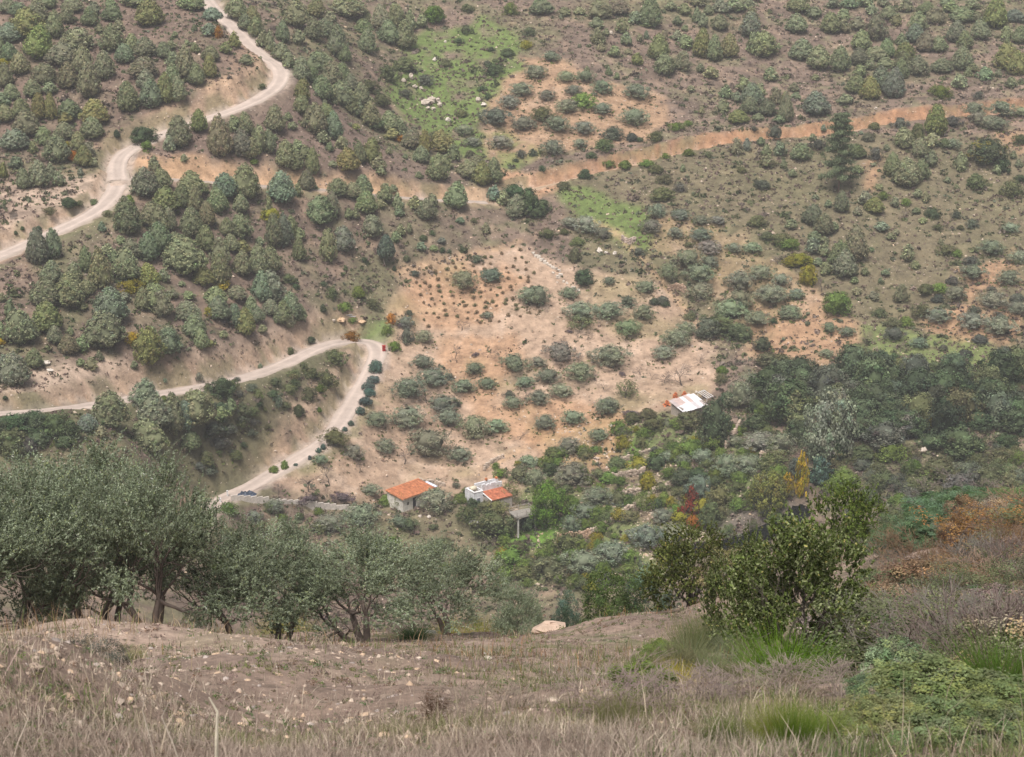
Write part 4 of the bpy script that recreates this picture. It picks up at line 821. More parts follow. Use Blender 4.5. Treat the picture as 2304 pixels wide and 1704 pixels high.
# ---- single trees with a look of their own
def at(px, py): p = hit(px, py)[0]; return p[0], p[1], p[2] + CAMZ
def scl(p): return F_PX / (p[1] * cp + (p[2] - CAMZ) * sp)
def special(kind, meshes, col, px, top, bot, w, name, label, cat='tree', trunk=True):
    p = at(px, bot - .1 * w); sc = scl(p); wm = w / sc; hm = (bot - .1 * w - top) / sc / .95
    th = thing(name, label, cat, p, 1.0, None, (wm, wm, hm)); link('crown', meshes, th, color=col)
    if trunk: link('trunk', TRUNKP[0] if kind == 'p' else TRUNK[1], th, color=(.22,.19,.16))
    return th, p, sc
MIXC = [crown('crown', k_, 110, .10, 16, .045, .025, 950 + i_, lob=.32, core=0, inner=.5, loose=.25, tv=.28, spot=sp_) for i_, (k_, sp_) in enumerate((('colm', (.3, (.75, 1.0, .9))), ('cone', (.3, (.55, 1.4, 1.3))), ('fuzzy', None) if False else ('pine', (.2, (1.3, 1.3, 1.1)))))]
special('p', MIXC[0], COLS['y'], 1801, 1014, 1125, 30, 'poplar', 'tall slim golden-yellow poplar beside the dark stream pool')
special('p', MIXC[0], (.36,.25,.03), 1771, 1062, 1118, 30, 'poplar', 'shorter orange-yellow poplar left of the tall yellow one')
special('o', OPEN[0], (.12,.205,.035), 1233, 1086, 1192, 82, 'citrus_tree', 'big round fresh green tree right beside the raised terrace')
special('o', OPEN[1], (.22,.225,.065), 1727, 1056, 1158, 80, 'willow_tree', 'broad yellow-green willow left of the golden poplars')
special('p', MIXC[1], (.26,.055,.035), 1555, 1092, 1168, 46, 'red_leaved_tree', 'deep red autumn tree standing alone in the stepped gardens')
special('p', CR['bush'][1], (.38,.15,.03), 1560, 1158, 1192, 30, 'orange_shrub', 'orange-leaved shrub at the foot of the red tree', 'shrub', False)
special('p', MIXC[2], (.085,.14,.11), 1843, 1026, 1096, 54, 'fir_tree', 'dark teal fir overhanging the stream right of the yellow poplar')
special('o', OPEN[2], (.27,.30,.215), 1860, 868, 1040, 112, 'eucalyptus_tree', 'tall pale silvery tree rising above the dark stream oaks')
special('o', OPEN[1], (.22,.25,.16), 1836, 950, 1040, 66, 'eucalyptus_tree', 'lower pale grey-green tree in front of the tall silvery one')
special('p', CR['bush'][2], COLS['y'], 1400+0, 1066, 1092, 34, 'quince_tree', 'small yellowing quince tree by the garden terrace wall') if False else None
# lone pine on a bare pale trunk
p = at(870, 604); sc = scl(p); hh = 70 / sc / .95
th = thing('pine_tree', 'lone heart-shaped pine on a visible pale trunk, above the field corner', 'tree', p, 0, None, (45 / sc, 45 / sc, hh))
link('crown', CR['pine'][3], th, loc=(0, 0, .27), scale=(1, 1, .75), color=(.13,.165,.125)); link('trunk', TRUNKP[1], th, color=(.42,.36,.30), scale=(1.6, 1.6, .8))
# tall tiered pine
def tiered():
    rs = np.random.RandomState(44); parts = []; mb = MB()
    mb.tube([(0, 0, -.03), (.01, .0, .3), (.0, .01, .65), (.005, 0, .98)], [.018, .014, .009, .003], 7)
    for i in range(40):
        z = .20 + .78 * (i / 39) ** .9; r = (.36 * (1 - ((z - .22) / .85)) ** .75 + .05) * rs.uniform(.75, 1.15); a = i * 2.4 + rs.normal() * .3
        tip = np.array([r * math.cos(a), r * math.sin(a), z + .02 - .03 * (z < .5)])
        mb.tube([(0, 0, z - .02), tuple(tip * [.6, .6, 1]), tuple(tip)], [.006, .004, .002], 4)
        n = 400; k = rs.uniform(.2, 1.12, n)[:, None]; c = tip * [1, 1, 1] * np.concatenate([k, k, np.ones((n, 1))], 1) + rs.normal(size=(n, 3)) * [.048, .048, .014]
        parts.append(leafquads(c, unit(rs.normal(size=(n, 3)) * .7 + [0, 0, .8]), .017 * rs.uniform(.7, 1.3, n), .008, rs, np.clip(1 + .2 * rs.normal(size=(n, 1)) * [[1, 1, 1]] * 1.0 + .12 * rs.normal(), .4, 2)))
    V, F, T = merge(parts); return mb.mesh('trunk', M_BARK, True), mesh_np('crown', V, F, T, M_LEAF)
a, b = tiered(); p = at(1886, 436); sc = scl(p); hh = 172 / sc / .96
th = thing('maritime_pine', 'tall dark green pine with open tiers of branches, just below the right-hand track', 'tree', p, 0.4, None, (hh * .58, hh * .58, hh))
link('crown', b, th, color=(.165,.205,.115)); link('trunk', a, th, color=(.20,.12,.085))

# ---- garden plants on the terraces and the riverside thicket
GP = [(1110,1050),(1450,960),(1740,960),(1760,1080),(1560,1230),(1480,1340),(1130,1340),(1110,1190)]
TB = [(1700,860),(1900,850),(2304,850),(2304,980),(2000,990),(1880,1030),(1780,990)]
RB = [(1860,1040),(2304,1010),(2304,1190),(2050,1230),(1880,1230)]
LB = [(470,1150),(820,1165),(900,1200),(1050,1250),(1050,1340),(500,1330)]
def fill(poly, n, seed, cols, kind, wr, asp, nm, nn, cat, grp, gap):
    rs = np.random.RandomState(seed); xs_ = [q[0] for q in poly]; ys_ = [q[1] for q in poly]; got = []; tries = 0
    while len(got) < n and tries < 6000:
        tries += 1; px, py = rs.uniform(min(xs_), max(xs_)), rs.uniform(min(ys_), max(ys_))
        if not pip(poly, np.array(px), np.array(py)) or any(abs(px - a) < gap and abs(py - b) < gap * .6 for a, b in got): continue
        if 840 < px < 1215 and 1070 < py < 1200: continue
        got.append((px, py))
    hp = hit([g_[0] for g_ in got], [g_[1] for g_ in got])
    for (px, py), p in zip(got, hp):
        sc = F_PX / (p[1] * cp + p[2] * sp); w = rs.uniform(*wr); h = w * rs.uniform(*asp); c = cols[rs.randint(len(cols))]; pyc = py - h * sc * .45; L = None
        L = f"{'small' if w < sum(wr) / 2 else 'bigger'} {TONE[c]} {nn}, {wnum(px / 23.04)} percent across, {wnum(pyc / 17.04)} down"
        if L in USED: L = L.replace(' percent', ' and a half percent')
        m = CR[kind][rs.randint(len(CR[kind]))]
        if kind == 'oak':
            th = thing(nm, L, cat, (p[0], p[1], p[2] + CAMZ), rs.uniform(0, 6), grp, (w, w, h)); link('crown', m, th, color=shade(c, .28)); link('trunk', TRUNK[rs.randint(4)], th, color=(.13,.11,.09))
        else: tag(link(nm, m, loc=(p[0], p[1], p[2] + CAMZ - .08 * h), rot=(0, 0, rs.uniform(0, 6)), scale=(w, w, h), color=shade(c, .15)), L, cat, grp)
fill(GP, 150, 31, 'fffYfss', 'bush', (1.2, 3.4), (.55, .95), 'garden_plant', 'garden plant on the terraces', 'plant', 'plants of the stepped gardens', 17)
fill(TB, 46, 32, 'DDskD', 'oak', (4.5, 7.5), (.75, 1.0), 'holm_oak', 'oak of the stream thicket', 'tree', 'oaks in the valley', 30)
fill(RB, 60, 33, 'ssfsks', 'airy', (2.0, 4.2), (.5, .9), 'thicket_bush', 'bush in the thicket beyond the stream', 'shrub', 'bushes of the far stream bank', 24)
fill([(1600,1190),(1690,1110),(1780,1100),(1800,1150),(1740,1190),(1640,1215)], 16, 36, 'sskff', 'airy', (1.6, 3.2), (.5, .9), 'bank_bush', 'bush on the stream bank', 'shrub', 'bushes on the near stream bank', 12)
fill(LB, 34, 34, 'osfs', 'bush', (1.5, 3.6), (.6, .9), 'slope_bush', 'bush on the slope behind the near olives', 'shrub', 'bushes below the houses', 30)
fill([(430,860),(700,815),(740,800),(700,880),(600,990),(480,1060),(420,1040)], 40, 35, 'sskDs', 'bush', (1.0, 2.6), (.5, .9), 'scrub_bush', 'scrub bush inside the hairpin', 'shrub', 'scrub inside the hairpin', 16)
# ---- ground cover of the valley: heath, tufts, stones
def scatter(n, seed, ylo=262, yhi=560):
    rs = np.random.RandomState(seed); y = rs.uniform(ylo, yhi, n); x = rs.uniform(-1, 1, n) * (y * .285 + 4)
    return x, y, rs
def clump_field(name, n, seed, rng, palette, keep, nl=9, lsz=(.16, .08), flat=.7):
    x, y, rs = scatter(n, seed); k = keep(x, y, rs); x = x[k]; y = y[k]; r = rs.uniform(*rng, len(x)) * (1 + .6 * (rs.uniform(size=len(x)) < .12))
    z = bil(ZF, x, y); c0 = np.stack([x, y, z], 1); kk = np.repeat(np.arange(len(x)), nl); n = len(kk)
    d = unit(rs.normal(size=(n, 3)) + [0, 0, .6]); d[:, 2] = np.abs(d[:, 2]) * flat
    c = c0[kk] + d * r[kk][:, None] * rs.uniform(.3, 1, n)[:, None] + [0, 0, CAMZ]
    pal = np.array(palette); col = pal[rs.randint(0, len(pal), len(x))] * (1 + .15 * rs.normal(size=(len(x), 1)))
    T = np.clip(col[kk] * (1 + .15 * rs.normal(size=(n, 1))), .01, 1)
    L = r[kk] * .42 * rs.uniform(.7, 1.3, n)
    V, F, T = leafquads(c, unit(d + .6 * rs.normal(size=(n, 3))), L, L * .6, rs, T)
    tag(link(name, mesh_np(name, V, F, T, M_LEAF), color=(1, 1, 1)), kind='stuff')
    return len(V)
bare_m = np.clip(fld + up_o + .6 * ro + .55 * CUTs, 0, 1)
def K1(x, y, rs): return (rs.uniform(size=len(x)) > .94 * bil(bare_m, x, y) + .02) & (bil(ONROAD, x, y) > 1.9) & (rs.uniform(size=len(x)) < .35 + .65 * sstep(-.35, .3, fbm(x, y, 16, 3, 88)))
def K2(x, y, rs): return (bil(ONROAD, x, y) > 1.9) & (fbm(x, y, 14, 3, 55) + .5 * rs.normal(size=len(x)) > .15) & (rs.uniform(size=len(x)) > .8 * bil(bare_m, x, y))
def K3(x, y, rs): return (bil(ONROAD, x, y) > 1.0) & (rs.uniform(size=len(x)) < .35 + .3 * fbm(x, y, 10, 3, 32))
clump_field('heath', 48000, 1, (.25, .62), [(.20,.145,.125), (.17,.12,.105), (.235,.18,.15), (.15,.12,.09), (.19,.16,.11)], K1, 8)
clump_field('low_scrub', 34000, 2, (.25, .70), [(.12,.135,.065), (.10,.12,.06), (.15,.15,.08), (.085,.105,.05), (.13,.15,.10)], K2, 9)
K4 = lambda x, y, rs: (bil(ONROAD, x, y) > 3.2) & (rs.uniform(size=len(x)) > 1.2 * bil(bare_m, x, y)) & (fbm(x, y, 18, 3, 155) + .4 * rs.normal(size=len(x)) > -.05)
clump_field('hillside_brush', 9000, 8, (.45, 1.0), [(.125,.135,.07), (.16,.125,.10), (.10,.12,.06), (.19,.155,.13), (.14,.15,.095)], K4, 16)
clump_field('field_weeds', 14000, 3, (.12, .34), [(.22,.17,.11), (.16,.155,.075), (.30,.21,.14), (.12,.11,.06), (.19,.10,.06)], K3, 7)
def stones(name, n, seed, keep, rng, cols, zf=None, xy=None, mat=None):
    if xy is None: x, y, rs = scatter(n, seed)
    else: x, y, rs = xy
    k = keep(x, y, rs); x = x[k]; y = y[k]; n = len(x); r = rs.uniform(0, 1, n) ** 3 * (rng[1] - rng[0]) + rng[0]
    o = np.array([(1,0,0),(0,1,0),(-1,0,0),(0,-1,0),(0,0,1),(.6,.6,.55),(-.6,.5,.6),(.1,-.7,.65)], float)
    f = np.array([(0,1,5),(0,5,4),(1,4,5),(1,2,6),(1,6,4),(2,4,6),(2,3,7),(2,7,4),(3,0,7),(0,4,7)])
    a = rs.uniform(0, 6.28, n); V = o[None] * (1 + .25 * rs.normal(size=(n, 8, 3))) * r[:, None, None] * np.stack([rs.uniform(.7, 1.3, n), rs.uniform(.6, 1.2, n), rs.uniform(.45, .9, n)], 1)[:, None]
    ca, sa = np.cos(a)[:, None], np.sin(a)[:, None]; V = np.stack([V[..., 0] * ca - V[..., 1] * sa, V[..., 0] * sa + V[..., 1] * ca, V[..., 2]], -1)
    z = (bil(ZF, x, y) if zf is None else zf(x, y)) + CAMZ - .1 * r
    V = V + np.stack([x, y, z], 1)[:, None]; cols = np.array(cols); T = cols[rs.randint(0, len(cols), n)] * (1 + .15 * rs.normal(size=(n, 1)))
    F = (f[None] + np.arange(n)[:, None, None] * 8).reshape(-1, 3)
    tag(link(name, mesh_np(name, V.reshape(-1, 3), F, np.repeat(np.clip(T, .02, .8), 8, 0), M_STONE)), kind='stuff')
ol = np.array([(HT[i][0], HT[i][1], dims(Ta[i], HT[i])[0]) for i in order['olive'] + order['oak']])
kq = np.repeat(np.arange(len(ol)), 34); rq = np.random.RandomState(61); qa = rq.uniform(0, 6.283, len(kq)); qr = ol[kq, 2] * rq.uniform(.25, .75, len(kq))
_sc = scatter
scatter = lambda n, seed, *a: (ol[kq, 0] + qr * np.cos(qa), ol[kq, 1] + qr * np.sin(qa), np.random.RandomState(seed))
clump_field('weeds_under_trees', 0, 6, (.15, .45), [(.12,.16,.045), (.13,.14,.06), (.17,.13,.08), (.11,.10,.055), (.14,.18,.05)], lambda x, y, rs: (rs.uniform(size=len(x)) < .8), 8)
scatter = _sc
stc = [(.46,.37,.29), (.40,.31,.24), (.52,.42,.33), (.34,.27,.22), (.48,.36,.25)]
stones('scattered_stones', 21000, 4, lambda x, y, rs: (bil(ONROAD, x, y) > .8) & (fbm(x, y, 12, 3, 66) + .45 * rs.normal(size=len(x)) > .0), (.05, .40), stc)
rs_ = np.random.RandomState(9); gw = np.array(wpoly([(1200,960),(1450,950),(1750,950),(1700,1150),(1480,1320),(1180,1320),(1130,1180)]))
gxx = rs_.uniform(gw[:, 0].min(), gw[:, 0].max(), 5000); gyy = rs_.uniform(gw[:, 1].min(), gw[:, 1].max(), 5000)
stones('garden_stones', 0, 0, lambda x, y, rs: pip([tuple(q) for q in gw], x, y) & (fbm(x, y, 7, 3, 99) > .0), (.10, .40), stc, xy=(gxx, gyy, rs_))
# vine stubs in rows on the upper corner of the field
vine = stems_mesh('grapevine', 71, 14, 1.0, .4, .03, 3, th=(.5, 1.0)); vp = []
for r in range(11):
    for q in range(13):
        vp.append((930 + r * 4 + q * 22 + rsP.normal() * 3, 612 + r * 14 - q * 4 + rsP.normal() * 2))
vh = hit([v[0] for v in vp], [v[1] for v in vp])
for v, h_ in zip(vp, vh):
    if pip([(925,615),(1160,550),(1230,640),(1220,720),(920,745)], np.array(v[0]), np.array(v[1])) and rsP.uniform() < .85:
        s = rsP.uniform(.5, .9); tag(link('grapevine', CR['bush'][int(v[0]) % 5], loc=(h_[0], h_[1], h_[2] + CAMZ), rot=(0, 0, rsP.uniform(0, 6)), scale=(s * 1.3, s * 1.0, s * .8), color=(.25,.185,.11) if rsP.uniform() < .7 else (.19,.185,.09)),
            'low brown leafless grapevine stub in the rows on the upper tan field', 'grapevine', 'grapevine stubs in the field rows')
# ------------------------------------------------------------------ buildings and made things
def shd(t, f): return tuple(c * f for c in t)
def frame(px, py, ang):
    p = at(px, py); a = math.radians(ang); return p, a
TL = (.50,.195,.095)
def tiled(mb, x0, x1, y0, y1, z0, z1, pitch=.24, tint=TL):
    """pan tiles: half-round rows running down from y1 (high) to y0 (low)"""
    n = int((x1 - x0) / pitch); m = max(2, int(abs(y1 - y0) / .42)); w = (x1 - x0) / n
    mb.box(((x0 + x1) / 2, (y0 + y1) / 2, (z0 + z1) / 2 - .10), (x1 - x0 - .02, abs(y1 - y0) - .02, .1), tint=(.4,.2,.1), M=Matrix.Rotation(math.atan2(z1 - z0, y1 - y0), 3, 'X'))
    for i in range(n):
        for j in range(m):
            ya, yb = y0 + (y1 - y0) * j / m, y0 + (y1 - y0) * (j + 1.12) / m; za, zb = z0 + (z1 - z0) * j / m + .05, z0 + (z1 - z0) * (j + 1.12) / m
            xc = x0 + (i + .5) * w + rnd.uniform(-.01, .01); r = w * .47; q_ = rnd.uniform(.78, 1.18); t = tuple(c * q_ for c in tint); vs = []
            for (yy, zz) in ((ya, za), (yb, zb)):
                for k in range(5):
                    a = math.pi * k / 4; vs.append((xc - math.cos(a) * r, yy, zz + math.sin(a) * r * .75))
            mb.add(vs, [(k, k + 1, k + 6, k + 5) for k in range(4)], t)
def tri_wall(mb, pts, z0, z1s, th, tint):
    pass
WH = (.70,.67,.60)
# --- cottage with the orange roof
p, a = frame(907, 1155, 45)
ct = thing('cottage', 'low white cottage with orange pan-tile roof beside a round olive tree', 'house', p, a)
mb = MB(); h0, h1, Lx, Ly, t_ = 2.45, 2.75, 7.4, 3.9, .3
mb.box((2.075 - 1.6, t_ / 2, (h0 - 1) / 2 - .0), (.95, t_, h0 + 1), tint=WH)                    # front left of window
mb.box((1.25, t_ / 2, -.02), (.6, t_, 2.06), tint=WH); mb.box((1.25, t_ / 2, 2.03), (.6, t_, h0 - 1.62), tint=WH)
mb.box((1.95, t_ / 2, (h0 - 1) / 2), (.8, t_, h0 + 1), tint=WH); mb.box((2.8, t_ / 2, 2.25), (.9, t_, h0 - 2.05), tint=WH)
mb.box(((3.25 + Lx) / 2, t_ / 2, (h0 - 1) / 2), (Lx - 3.25, t_, h0 + 1), tint=WH)
mb.box((t_ / 2, Ly / 2 + .15, (h1 - 1) / 2 - .08), (t_, Ly - .32, h1 + .85), tint=WH); mb.box((Lx - t_ / 2, Ly / 2 + .15, (h1 - 1) / 2 - .08), (t_, Ly - .32, h1 + .85), tint=WH)
mb.box((Lx / 2, Ly + .12, (h1 - 1) / 2 - .06), (Lx, .24, h1 + .9), tint=WH)
mb.obj('wall', M_PAINT, ct)
mb = MB(); tiled(mb, -.25, Lx + .2, -.3, Ly + .4, h0 + .08, h1 + .28); mb.obj('roof', M_TILE, ct)
mb = MB(); mb.box((2.8, .22, 1.0), (.88, .05, 2.05), tint=(.05,.045,.05)); d = mb.obj('door', M_WOOD, ct)
mb = MB(); mb.box((3.13, .18, 1.0), (.04, .05, .12), tint=(.3,.3,.3)); mb.obj('handle', M_METAL, d)
mb = MB(); mb.box((1.25, .16, 1.32), (.58, .04, .6), tint=(.10,.10,.09)); w_ = mb.obj('window', M_WOOD, ct)
mb = MB()
for q in (-.28, 0, .28): mb.box((1.25 + q, .12, 1.32), (.05, .04, .6), tint=(.35,.3,.25))
mb.obj('window_frame', M_WOOD, w_)
mb = MB(); mb.box((-.05, -.28, h0 + .02), (.08, .1, .12), tint=WH); mb.box((Lx / 2, -.28, h0 - .02), (Lx + .2, .05, .08), tint=(.5,.3,.2)); mb.obj('eaves_board', M_WOOD, ct)
# lean-to with the metal roof
an = thing('lean_to', 'small lean-to with a pale corrugated metal roof at the cottage end', 'shed', (p[0] + math.cos(a) * (Lx + .12) - math.sin(a) * 1.2, p[1] + math.sin(a) * (Lx + .12) + math.cos(a) * 1.2, p[2]), a)
mb = MB()
for x, y, sx_, sy_ in ((.06, 1.2, .1, 2.2), (1.55, 1.2, .1, 2.2), (.8, .1, 1.6, .1), (.8, 2.3, 1.6, .1)): mb.box((x, y, .85), (sx_, sy_, 2.3), tint=(.55,.52,.47))
mb.obj('wall', M_PAINT, an)
def corrug(mb, x0, x1, y0, y1, z0, z1, tint, n=10, amp=.025):
    k = n * 4 + 1; vs = []
    for j, (yy, zz) in enumerate(((y0, z0), (y1, z1))):
        for i in range(k): vs.append((x0 + (x1 - x0) * i / (k - 1), yy, zz + amp * math.sin(i * math.pi / 2)))
    mb.add(vs, [(i, i + 1, k + i + 1, k + i) for i in range(k - 1)], tint); mb.add([(v[0], v[1], v[2] - .012) for v in vs], [(i, k + i, k + i + 1, i + 1) for i in range(k - 1)], tint)
for k in range(2):
    mb = MB(); corrug(mb, -.05 + k * .9, .9 + k * .9, -.15, 2.6, 2.02 + k * .012, 2.18 + k * .012, (.60,.64,.74)); mb.obj('roof_sheet', M_METAL, an)
# --- white house
p, a = frame(1083, 1135, 34); p = (p[0], p[1], p[2] - .6)
wh = thing('white_house', 'flat-topped white house with red tiled lower roof, chimney and parapet', 'house', (p[0], p[1], p[2]), a)
WW = (.78,.78,.80); SG = (.40,.36,.32); mb = MB(); mb.box((2.2, -3.05, .35), (4.4, .3, 3.9), tint=SG); mb.box((.15, -1.5, .35), (.3, 2.8, 3.9), tint=SG); mb.box((4.25, -1.5, .35), (.3, 2.8, 3.9), tint=SG)
mb.obj('stone_wall', M_STONE, wh)
mb = MB(); z0 = -1.2
mb.box((2.25, .12, 1.4), (4.3, .24, 5.2), tint=WW); mb.box((2.25, 2.38, 1.25), (4.3, .24, 4.9), tint=WW); mb.box((4.28, 1.25, 1.25), (.24, 2.02, 4.9), tint=WW)
mb.box((-.95, -.48, 1.05), (1.85, .24, 4.5), tint=WW); mb.box((-1.76, .9, 1.05), (.24, 2.5, 4.5), tint=WW); mb.box((-.95, 2.3, 1.05), (1.85, .24, 4.5), tint=WW); mb.box((.0, .9, 1.1), (.2, 2.5, 4.62), tint=WW)
mb.obj('wall', M_PAINT, wh)
mb = MB(); mb.box((2.2, 1.25, 3.1), (4.0, 2.0, .14), tint=(.32,.29,.27)); mb.box((-.9, .9, 2.9), (1.5, 2.4, .14), tint=(.35,.32,.3)); mb.obj('flat_roof', M_PAINT, wh)
mb = MB()
for x, w_, h_ in ((.5, .7, .28), (1.55, .35, .16), (2.5, .9, .2)): mb.box((x, .12, 4.0 + h_ / 2), (w_, .26, h_), tint=WW)
mb.box((-.95, -.48, 3.36), (1.95, .34, .12), tint=(.82,.81,.8)); mb.box((-1.76, .9, 3.36), (.34, 2.5, .12), tint=(.82,.81,.8)); mb.obj('parapet', M_PAINT, wh)
mb = MB(); tiled(mb, .12, 4.5, -3.35, -.02, 2.36, 2.92, tint=(.48,.17,.095)); mb.obj('roof', M_TILE, wh)
mb = MB(); mb.box((.0, -1.7, 2.68), (.16, 3.4, .16), tint=(.8,.79,.78), M=Matrix.Rotation(.165, 3, 'X')); mb.obj('verge', M_PAINT, wh)
mb = MB(); mb.box((-1.0, -.62, 1.7), (.62, .06, .95), tint=(.14,.15,.19)); w_ = mb.obj('window', M_METAL, wh)
mb = MB()
for q in (-.33, .33): mb.box((-1.0 + q, -.63, 1.7), (.06, .09, 1.06), tint=(.5,.5,.5))
mb.box((-1.0, -.63, 2.2), (.6, .09, .06), tint=(.5,.5,.5)); mb.box((-1.0, -.63, 1.2), (.6, .09, .06), tint=(.5,.5,.5)); mb.obj('window_frame', M_METAL, w_)
mb = MB(); mb.box((3.35, .3, 3.95), (.5, .5, 1.5), tint=WW); ch = mb.obj('chimney', M_PAINT, wh)
mb = MB(); mb.box((3.35, .3, 4.76), (.56, .56, .08), tint=(.6,.25,.12)); mb.box((3.35, .3, 4.9), (.34, .34, .2), tint=(.62,.24,.1)); mb.obj('chimney_cap', M_TILE, ch)
cz, sz = math.cos(a), math.sin(a)
def loc_(x, y, z): return (p[0] + cz * x - sz * y, p[1] + sz * x + cz * y, p[2] + z)
tk = thing('water_tank', 'cream water tank standing on the white house parapet', 'tank', loc_(-.9, 1.2, 2.97), a)
mb = MB(); mb.tube([(-.55, 0, .45), (.55, 0, .45)], .42, 12, (.75,.68,.52)); mb.obj('body', M_PAINT, tk, True)
mb = MB(); mb.box((-.35, 0, .06), (.12, .8, .14), tint=(.4,.35,.3)); mb.box((.35, 0, .06), (.12, .8, .14), tint=(.4,.35,.3)); mb.obj('foot', M_WOOD, tk)
pt = thing('clay_pot', 'orange clay pot on the back edge of the white house roof', 'pot', loc_(2.6, 2.38, 3.7), a)
mb = MB(); mb.tube([(0, 0, 0), (0, 0, .25), (0, 0, .42), (0, 0, .5)], [.16, .26, .24, .28], 10, (.6,.22,.09)); mb.obj('body', M_TILE, pt, True)
# vine over the right end of the roof
vn = link('climbing_vine', CR['airy'][0], loc=loc_(5.2, -1.2, .6), scale=(4.8, 4.2, 3.6), color=(.20,.20,.09)); tag(vn, 'yellow-green vine sprawling over the right end of the white house', 'vine')
vn = link('climbing_vine', CR['airy'][2], loc=at(902, 1146), scale=(3.0, 2.6, 2.9), color=(.17,.18,.06)); tag(vn, 'vine hanging over the left gable of the orange-roofed cottage', 'vine')
# --- raised terrace on posts
p, a = frame(1204, 1193, 27)
pg = thing('raised_terrace', 'raised timber terrace on white posts with grey handrails, right of the white house', 'terrace', p, a)
H = 2.75
for x, y in ((0, 0), (-3.3, 0), (0, 2.6), (-3.3, 2.6)):
    mb = MB(); mb.box((x, y, H / 2 - .5), (.24, .24, H + 1), tint=(.60,.58,.54)); mb.obj('post', M_PAINT, pg)
mb = MB(); mb.box((-1.7, 1.3, H + .1), (4.0, 3.1, .2), tint=(.26,.24,.21)); mb.obj('deck', M_WOOD, pg)
for z in (.5, 1.0):
    for pts in (((.2, -.15, H + z), (-4.2, -.15, H + z)), ((.2, -.15, H + z), (.2, 2.8, H + z)), ((.2, 2.8, H + z), (-3.7, 2.8, H + z))):
        mb = MB(); mb.tube(pts, .045, 5, (.33,.30,.27)); mb.obj('rail', M_WOOD, pg)
for x, y in [(.2, -.15), (-1.8, -.15), (-3.6, -.15), (.2, 2.8), (-1.8, 2.8), (-3.6, 2.8)]:
    mb = MB(); mb.box((x, y, H + .7), (.09, .09, 1.1 + (2.0 if (x, y) == (.2, -.15) else 0)), tint=(.30,.27,.24)); mb.obj('baluster', M_WOOD, pg)
# --- white stone table
p, a = frame(1066, 1186, 10); tb = thing('garden_table', 'white slab table on the bare slope below the houses', 'table', p, a)
mb = MB(); mb.box((0, 0, .72), (1.75, 1.3, .12), tint=(.80,.78,.76)); mb.obj('table_top', M_PAINT, tb)
for q in (-.6, .6): mb = MB(); mb.box((q, 0, .30), (.2, .9, .72), tint=(.5,.48,.45)); mb.obj('leg', M_PAINT, tb)
# --- patched shed
p, a = frame(1537, 945, 40); sh = thing('patched_shed', 'low shed roofed with patchy white corrugated sheets at the field edge', 'shed', p, a)
mb = MB()
for x, y, sx_, sy_, h_ in ((.1, 1.7, .2, 3.0, 2.2), (5.9, 1.7, .2, 3.0, 2.2), (3.0, 3.2, 5.6, .2, 2.6), (3.0, .1, 5.6, .2, 1.5)): mb.box((x, y, h_ / 2 - .45), (sx_, sy_, h_ + .5), tint=(.38,.33,.28))
mb.obj('wall', M_STONE, sh)
k = 0
for j in range(2):
    for i in range(7):
        x0 = -.35 + i * .93; y0 = -.4 + j * 1.9 + rnd.uniform(-.12, .12); y1 = y0 + 2.2; f = lambda y: 1.45 + (y + .4) * .30
        tint = rnd.choice([(.58,.57,.59), (.50,.47,.48), (.64,.63,.66), (.42,.36,.35), (.60,.58,.60), (.46,.36,.33), (.66,.66,.68)])
        mb = MB(); corrug(mb, x0, x0 + .98, y0, y1, f(y0) + .02 * (k % 3), f(y1) + .02 * (k % 3) + .015, tint, 7, .02); mb.obj('roof_sheet', M_METAL, sh); k += 1
p2 = at(1590, 910); fr = thing('greenhouse_frame', 'bare white bar frame leaning beyond the patched shed', 'frame', p2, math.radians(40))
for q in range(6): mb = MB(); mb.box((q * .55, 1.2, 1.35 + .0 * q), (.09, 2.7, .07), tint=(.75,.75,.76), M=Matrix.Rotation(.22, 3, 'X')); mb.obj('bar', M_METAL, fr)
for q, zz in ((0, 1.08), (2.4, 1.62)): mb = MB(); mb.box((1.4, q, zz - .06), (2.9, .08, .08), tint=(.7,.7,.7)); mb.obj('crossbar', M_METAL, fr)
for x, y, zz in ((0, 0, 1.05), (2.75, 0, 1.05), (0, 2.4, 1.58), (2.75, 2.4, 1.58)): mb = MB(); mb.box((x, y, zz / 2 - .15), (.08, .08, zz + .05), tint=(.6,.6,.6)); mb.obj('leg', M_METAL, fr)
# orange tile stacks
for px, py, lab in ((1500, 914, 'orange heap of stacked tiles nearest the shed corner, leftmost of three'), (1520, 900, 'orange heap of stacked tiles between two others above the shed'), (1540, 894, 'orange heap of stacked tiles right above the patched shed roof')):
    p = at(px, py); st = thing('tile_stack', lab, 'tiles', p, rnd.uniform(0, 1), 'orange tile heaps'); mb = MB()
    for k in range(46):
        l = k // 9; r_ = .62 - .12 * l; mb.box((rnd.uniform(-r_, r_), rnd.uniform(-r_, r_), .08 + l * .19), (.42, .2, .13), rnd.uniform(0, 3), shd((.62,.20,.08), rnd.uniform(.7, 1.2)), jit=.03)
    o = mb.obj('tiles', M_TILE, st); o['kind'] = 'stuff'
# --- cold frame
p, a = frame(1372, 1132, -28); cf = thing('cold_frame', 'tilted white-barred cold frame lying in the stepped gardens', 'frame', p, a)
for q in range(5): mb = MB(); mb.box((q * .8 - .2, 0, .55), (.12, 2.0, .08), tint=(.66,.68,.70), M=Matrix.Rotation(.35, 3, 'X')); mb.obj('bar', M_METAL, cf)
for y in (-.95, 0, .95): mb = MB(); mb.box((1.4, y, .53 + .35 * y), (3.3, .1, .07), tint=(.6,.62,.64)); mb.obj('crossbar', M_METAL, cf)
mb = MB(); mb.box((1.4, 0, .12), (3.3, 2.0, .5), tint=(.13,.15,.13)); mb.obj('box', M_WOOD, cf)
